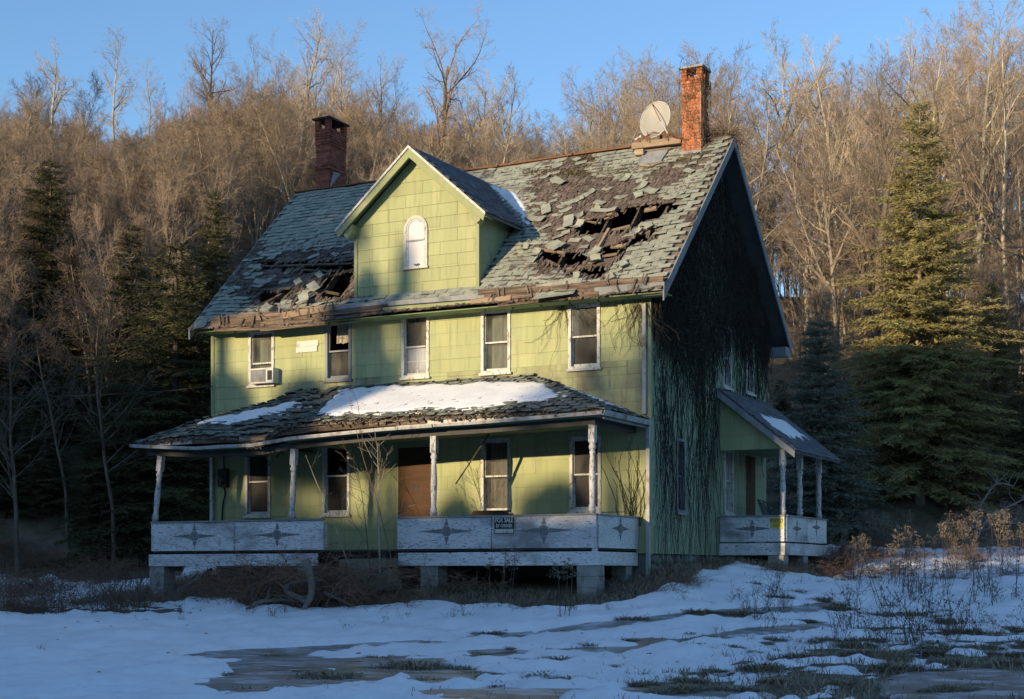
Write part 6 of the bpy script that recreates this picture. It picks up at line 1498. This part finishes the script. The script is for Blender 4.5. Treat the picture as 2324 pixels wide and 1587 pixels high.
def canes(seed, n, H, spread, mt='cane', r=.0045):
    rng = random.Random(seed); m = MB()
    for s_ in range(n):
        p = Vector((rng.gauss(0, spread * .5), rng.gauss(0, spread * .3), -.05)); a = rng.uniform(0, 6.28); d = Vector((math.cos(a) * .4, math.sin(a) * .4, 1)).normalized(); L = H * rng.uniform(.5, 1.5); pts = [p.copy()]; m.cur = rng.random(); n_ = 8
        for i in range(n_): d = (d + Vector((math.cos(a) * .10 + rng.gauss(0, .13), math.sin(a) * .10 + rng.gauss(0, .13), -.16))).normalized(); p = p + d * L / n_; pts.append(p.copy())
        m.tube(pts, [r * (1 - .65 * i / n_) for i in range(n_ + 1)], 3, False)
        for k in range(4):
            i = rng.randrange(2, n_); q = pts[i]; e = q + Vector((rng.gauss(0, .16), rng.gauss(0, .16), rng.gauss(.04, .14))); m.tube([q, q.lerp(e, .5) + Vector((0, 0, .03)), e], [.003, .0025, .002], 3, False)
    return mesh_of(m, 'bramble_bush', mt)
BRM = [canes(80, 95, 1.15, .8), canes(81, 70, .9, .6), canes(82, 60, .6, .5)]
def gp_(px, py, d0=14.0):      # picture point onto the ground
    r_ = ray(px, py); t = d0; last = None
    while t < 60:
        p = CAM + r_ * t
        if p.z <= ground(p.x, p.y): return Vector((p.x, p.y, ground(p.x, p.y)))
        t += .15
    p = CAM + r_ * 45; return Vector((p.x, p.y, ground(p.x, p.y)))
def put_mesh(name, me, p, rz, sc, label, cat, grp):
    o = bpy.data.objects.new(name, me); COL.objects.link(o); o.location = p; o.rotation_euler = (0, 0, rz); o.scale = sc if hasattr(sc, '__len__') else (sc,) * 3; return tag(o, label, cat, grp)
rng = random.Random(51)
# tussocks in the wet meadow
for (px, py, s_, lab) in ((940, 1522, 1.5, 'big dark shaggy grass tussock standing in the frozen puddle'), (1048, 1524, .8, 'low tussock beside the big shaggy one in the frozen puddle'), (745, 1545, 1.3, 'straw tussock at the far edge of the frozen puddle'), (2020, 1500, 1.0, 'upright straw tussock with thin stems in the meadow')):
    put_mesh('grass_tussock', rng.choice(TUS), gp_(px, py), rng.uniform(0, 6), (s_, s_, s_ * (1.6 if px == 2020 else .9)), lab, 'grass tussock', None)
k = 0
while k < 105:
    px, py = rng.uniform(1050, 2330), rng.uniform(1385, 1580)
    if k > 70: px, py = rng.uniform(1700, 2330), rng.uniform(1310, 1420)
    if rng.random() > smooth(900, 1800, px) + .25: continue
    p = gp_(px, py); s_ = rng.uniform(.35, 1.0); put_mesh('grass_tussock', rng.choice(TUS), p + Vector((0, 0, .03)), rng.uniform(0, 6), (s_ * rng.uniform(1, 1.6), s_, s_ * rng.uniform(.6, 1.1)), 'low straw grass tussock poking through the snowy wet meadow', 'grass tussock', 'tussocks in the meadow'); k += 1
for k in range(34):
    px, py = rng.uniform(430, 1150), rng.uniform(1480, 1575); s_ = rng.uniform(.3, .75); put_mesh('grass_tussock', rng.choice(TUS), gp_(px, py) + Vector((0, 0, .01)), rng.uniform(0, 6), (s_ * 1.3, s_, s_ * .7), 'straw grass tuft at the rim of the frozen puddles', 'grass tussock', 'tufts by the frozen puddles')
# goldenrod and weeds
GRP = {}
def put_rod(p, s_, lab, grp, tilt=(0, 0)):
    st_, hd = rng.choice(GR); o = empty('goldenrod', p, lab, 'weed', grp); o.rotation_euler = (tilt[0], tilt[1], rng.uniform(0, 6.28)); o.scale = (s_,) * 3
    for nm, me in (('stalk', st_), ('seed_head', hd)): c = bpy.data.objects.new(nm, me); COL.objects.link(c); c.parent = o
    c['kind'] = 'stuff'
for k in range(95):
    px = rng.uniform(1890, 2340); py = rng.uniform(1228, 1300) if k < 60 else rng.uniform(1290, 1400); put_rod(gp_(px, py, 24), rng.uniform(.7, 1.25), 'dry goldenrod with pale seed heads in the snowy field beyond the side porch', 'goldenrod beyond the side porch', (rng.gauss(0, .12), rng.gauss(0, .12)))
for (px, py, s_, lab) in ((1130, 1395, 1.0, 'bushy grey seeded weed before the dark gap under the porch'), (1150, 1392, 1.05, 'second grey seeded weed in the clump under the porch'), (1118, 1385, .9, 'leaning grey seeded weed in the clump under the porch'), (1275, 1420, 1.3, 'tall single goldenrod stalk before the porch skirt'), (1345, 1360, 1.1, 'goldenrod stalk close to the block pier')): put_rod(gp_(px, py, 22), s_, lab, None)
for k in range(100):
    px, py = rng.uniform(1680, 2340), rng.uniform(1300, 1480); s_ = rng.uniform(.5, 1.1) * (.8 if px < 1900 else 1.15); put_mesh('dry_weed', rng.choice(WD), gp_(px, py, 18), rng.uniform(0, 6), s_, 'dark brittle weed stems standing in the snowy meadow right of the house', 'weed', 'weeds in the right meadow')
for k in range(80):
    px = rng.uniform(-30, 345); py = rng.uniform(1345, 1412) if k < 50 else rng.uniform(1265, 1345); put_mesh('dry_weed', rng.choice(WD), gp_(px, py, 24), rng.uniform(0, 6), rng.uniform(.7, 1.5), 'dark weed stems in the thicket left of the porch', 'weed', 'weeds left of the porch')
for k in range(46):
    px, py = rng.uniform(380, 1800), rng.uniform(1372, 1420); put_mesh('dry_weed', rng.choice(WD), gp_(px, py, 22), rng.uniform(0, 6), rng.uniform(.35, .8), 'small dry weed sticking out of the snow bank before the porch', 'weed', 'weeds on the snow bank')
for (px, py, s_, lab) in ((325, 1545 - 120, .6, 'thin lone twig weed on the smooth snow'), (790, 1440, .7, 'arching weed with drooping dry leaves on the snow'), (1180, 1400, .8, 'low tangled weed by the puddle bank'), (1420, 1470, .6, 'thin weed rising from the frozen channel'), (85, 1500, .5, 'tiny twig weed on the broad smooth snow')): put_mesh('dry_weed', rng.choice(WD), gp_(px, py), rng.uniform(0, 6), s_, lab, 'weed', None)
# brambles by the porch
for (px, py, i, s_, lab) in ((560, 1376, 0, 1.15, 'tangled bramble thicket spreading along the snow before the porch'), (660, 1370, 0, 1.15, 'dense bramble thicket hiding the gap under the left porch'), (790, 1374, 0, 1.35, 'dense reddish bramble thicket filling the porch opening'), (610, 1374, 0, 1.35, 'big brown bramble thicket before the left porch skirt'), (745, 1374, 0, 1.4, 'reddish bramble thicket growing over the porch steps'), (500, 1366, 1, .9, 'low bramble thicket under the left railing'), (705, 1376, 1, 1.4, 'bramble thicket around the bleached branches'), (845, 1376, 1, 1.5, 'bramble thicket beside the concrete steps'), (905, 1388, 2, .9, 'dark round bramble clump on the snow edge by the steps'), (430, 1364, 2, 1.0, 'small bramble clump beside the left pier'), (1060, 1352, 2, 1.0, 'bramble clump in the dark gap beside the middle pier'), (1560, 1340, 2, .8, 'reddish dead fern clump by the house corner'), (1760, 1312, 2, .8, 'orange brown dead clump beneath the side porch'), (1500, 1362, 2, .7, 'brown dead clump right of the front block pier')):
    p = gp_(px, py, 24); put_mesh('bramble_bush', BRM[i], p, rng.uniform(0, 6), s_, lab, 'bush', None)
for k in range(30):
    px, py = rng.uniform(-40, 340), rng.uniform(1255, 1400); put_mesh('bramble_bush', rng.choice(BRM[1:]), gp_(px, py, 26), rng.uniform(0, 6), rng.uniform(.6, 1.2), 'dark low bramble in the thicket left of the porch', 'bush', 'brambles left of the porch')
for k in range(26):
    px, py = rng.uniform(1880, 2340), rng.uniform(1240, 1330); put_mesh('bramble_bush', rng.choice(BRM[1:]), gp_(px, py, 28), rng.uniform(0, 6), rng.uniform(.5, .9), 'low reddish bramble in the field beyond the side porch', 'bush', 'brambles beyond the side porch')
# short dead grass round the house foot and on the bare ground
m = MB(); rng = random.Random(61); cnt = 0
while cnt < 27000:
    if rng.random() < .55: x, y = rng.uniform(-11.8, 3.4), rng.uniform(-3.6, 6.5)
    else:
        p = gp_(rng.uniform(1000, 2330), rng.uniform(1330, 1585)) if rng.random() < .1 else None
        if p is None:
            a, d = rng.uniform(-2, 9), rng.uniform(15, 36); x, y = CAM.x + RGT.x * a + FWD.x * d, CAM.y + RGT.y * a + FWD.y * d
        else: x, y = p.x, p.y
    if -10.3 < x < -.4 and y > -1.6 or -.4 <= x < 0 and y > 0: continue
    a, d = camxy((x, y)); zb_ = None
    if abs(a) > d * .36: continue
    i = int(np.searchsorted(ax_d, d)); j = int(np.searchsorted(ax_a, a))
    if i >= len(ax_d) or j >= len(ax_a) or CV[i, j] > (.03 if rng.random() < .8 else .22) or (WT[i, j] > .1 and rng.random() < .93): continue
    z = SB[i, j] + SM[i, j]; h = rng.uniform(.05, .2) * (1.3 if house_dist(x, y) < 1 else .8); an = rng.uniform(0, 6.28); e = Vector((math.cos(an) * h * rng.uniform(.3, 1.4), math.sin(an) * h * rng.uniform(.3, 1.4), h)); s_ = Vector((-math.sin(an), math.cos(an), 0)) * .006; b = Vector((x, y, z - .02)); m.cur = rng.random()
    m.add([b - s_, b + s_, b + e * .6 + s_ * .7, b + e * .6 - s_ * .7, b + e + Vector((e.x, e.y, -h * .4)) * .4], [(0, 1, 2, 3), (3, 2, 4)]); cnt += 1
tag(m.build('dead_grass', MAT['straw'], None), 'matted dead grass along the foot of the house and across the wet meadow', 'grass', None, 'stuff')
# bleached branches in the brambles
def limb(name, pts, rad, label, d, cat='branch', kids=0, seed=1):
    m = MB(); rg = random.Random(seed); P = [at_depth(x, y, d + dd) for x, y, dd in pts]; Q = []
    for i in range(len(P) - 1):
        for t in (0, .33, .66): 
            a, b, c, e = P[max(i - 1, 0)], P[i], P[i + 1], P[min(i + 2, len(P) - 1)]; Q.append(.5 * ((2 * b) + (c - a) * t + (2 * a - 5 * b + 4 * c - e) * t * t + (3 * b - a - 3 * c + e) * t ** 3))
    Q.append(P[-1]); n = len(Q); m.tube(Q, [rad * (1 - .6 * i / n) * (1 + .12 * rg.uniform(-1, 1)) for i in range(n)], 7)
    for k in range(kids):
        q = Q[rg.randrange(2, n)]; e = q + Vector((rg.gauss(0, .25), rg.gauss(0, .2), rg.uniform(-.05, .4))); m.tube([q, q.lerp(e, .5) + Vector((rg.gauss(0, .05), 0, rg.gauss(0, .05))), e], [rad * .35, rad * .25, .004], 4, False)
    return tag(m.build(name, MAT['drift'], None), label, cat)
limb('fallen_branch', [(690, 1270, 0), (706, 1310, 0), (706, 1350, -.1), (696, 1372, -.1), (684, 1392, -.2)], .085, 'thick bleached branch curving upright from the snow by the steps', 28.9)
limb('fallen_branch', [(700, 1368, 0), (668, 1352, 0), (650, 1340, 0), (660, 1325, .1), (700, 1318, .2), (740, 1320, .3)], .06, 'bent bleached branch lying behind the upright one', 29.1, kids=4)
limb('fallen_branch', [(560, 1386, 0), (590, 1366, 0), (640, 1362, .1), (680, 1366, .2)], .05, 'low bleached branch lying along the snow edge', 29.2, kids=5, seed=3)
limb('fallen_branch', [(735, 1345, 0), (770, 1360, 0), (800, 1375, -.1)], .04, 'short bleached stick right of the upright branch', 29.0, kids=2, seed=4)
for k, (pts, lab) in enumerate((([(2190, 1250, 0), (2200, 1200, 0), (2230, 1140, .2), (2262, 1098, .4), (2300, 1104, .6)], 'grey arching dead branch before the shaded conifers'), ([(2205, 1248, 0), (2240, 1180, 0), (2290, 1150, .3), (2330, 1130, .5)], 'grey twisted dead branch under the arching one'), ([(2215, 1180, .1), (2260, 1175, .2), (2310, 1190, .3)], 'grey twiggy dead branch lying across the others'))):
    limb('dead_branch', pts, .035, lab, 40, kids=26, seed=10 + k)
# sapling before the steps
def sapling(px, py, y, top, lab, mt, r, seed, kids=12):
    rg = random.Random(seed); b = on_y(px, py, y); t = on_y(*top, y); t.y += .1; L = (t - b).length; mbs = {'t': MB(), 'c': MB()}; d = (t - b).normalized()
    cfg = [L_('t', 6, 9, .07, .0, .7, kids, .28, (32, 55), .36, .5, .5), L_('c', 4, 5, .16, .05, .8, 3, .35, (25, 45), .45, .6), L_('c', 3, 3, .2, .04, .7)]
    grow(mbs, b, d, L, r, 0, rg, cfg); o = empty('sapling', b, lab, 'sapling'); mbs['t'].build('trunk', MAT[mt], o); mbs['c'].build('crown', MAT[mt], o)
sapling(862, 1300, -2.75, (849, 1000), 'thin pale sapling growing up before the boarded door', 'bark', .019, 6, 15)
sapling(842, 1310, -2.7, (822, 1040), 'thin reddish sapling beside the pale one', 'cane', .010, 9, 10)
sapling(800, 1310, -2.6, (700, 1020), 'long bare shoot leaning left over the porch steps', 'bark', .010, 12, 3)
sapling(895, 1300, -2.9, (800, 870), 'long bare shoot arching up past the porch gutter', 'cane', .010, 13, 3)
# fallen leaves on the snow, orange leaves in a tree
m = MB(); rng = random.Random(71)
lf = MB(); lf.add([(-.04, 0, 0), (0, -.03, .012), (.05, 0, .004), (0, .03, .018)], [(0, 1, 2, 3)]); LM = lf.mesh('dead_leaf'); LM.materials.append(MAT['leaf_dead'])
for k in range(40):
    p = gp_(rng.uniform(100, 2300), rng.uniform(1395, 1575)); put_mesh('dead_leaf', LM, p + Vector((0, 0, .13)), rng.uniform(0, 6), rng.uniform(.6, 1.3), 'curled brown leaf lying on the snow', 'leaf', 'fallen leaves on the snow')
m = MB()
for (px, py, n_, sp) in ((1850, 300, 5, 40), (1800, 240, 4, 40), (1700, 220, 4, 35), (1950, 320, 3, 30)):
    for k in range(n_):
        c = at_depth(px + rng.gauss(0, sp), py + rng.gauss(0, sp), 61.5); z = .12; m.add([c + Vector((rng.uniform(-z, z), rng.uniform(-z, z), rng.uniform(-z, z))) for _ in range(4)], [(0, 1, 2), (0, 2, 3)])
tag(m.build('clinging_leaves', MAT['leaf_dead'], None), 'few orange leaves still clinging in the bare trees', 'leaves', None, 'stuff')
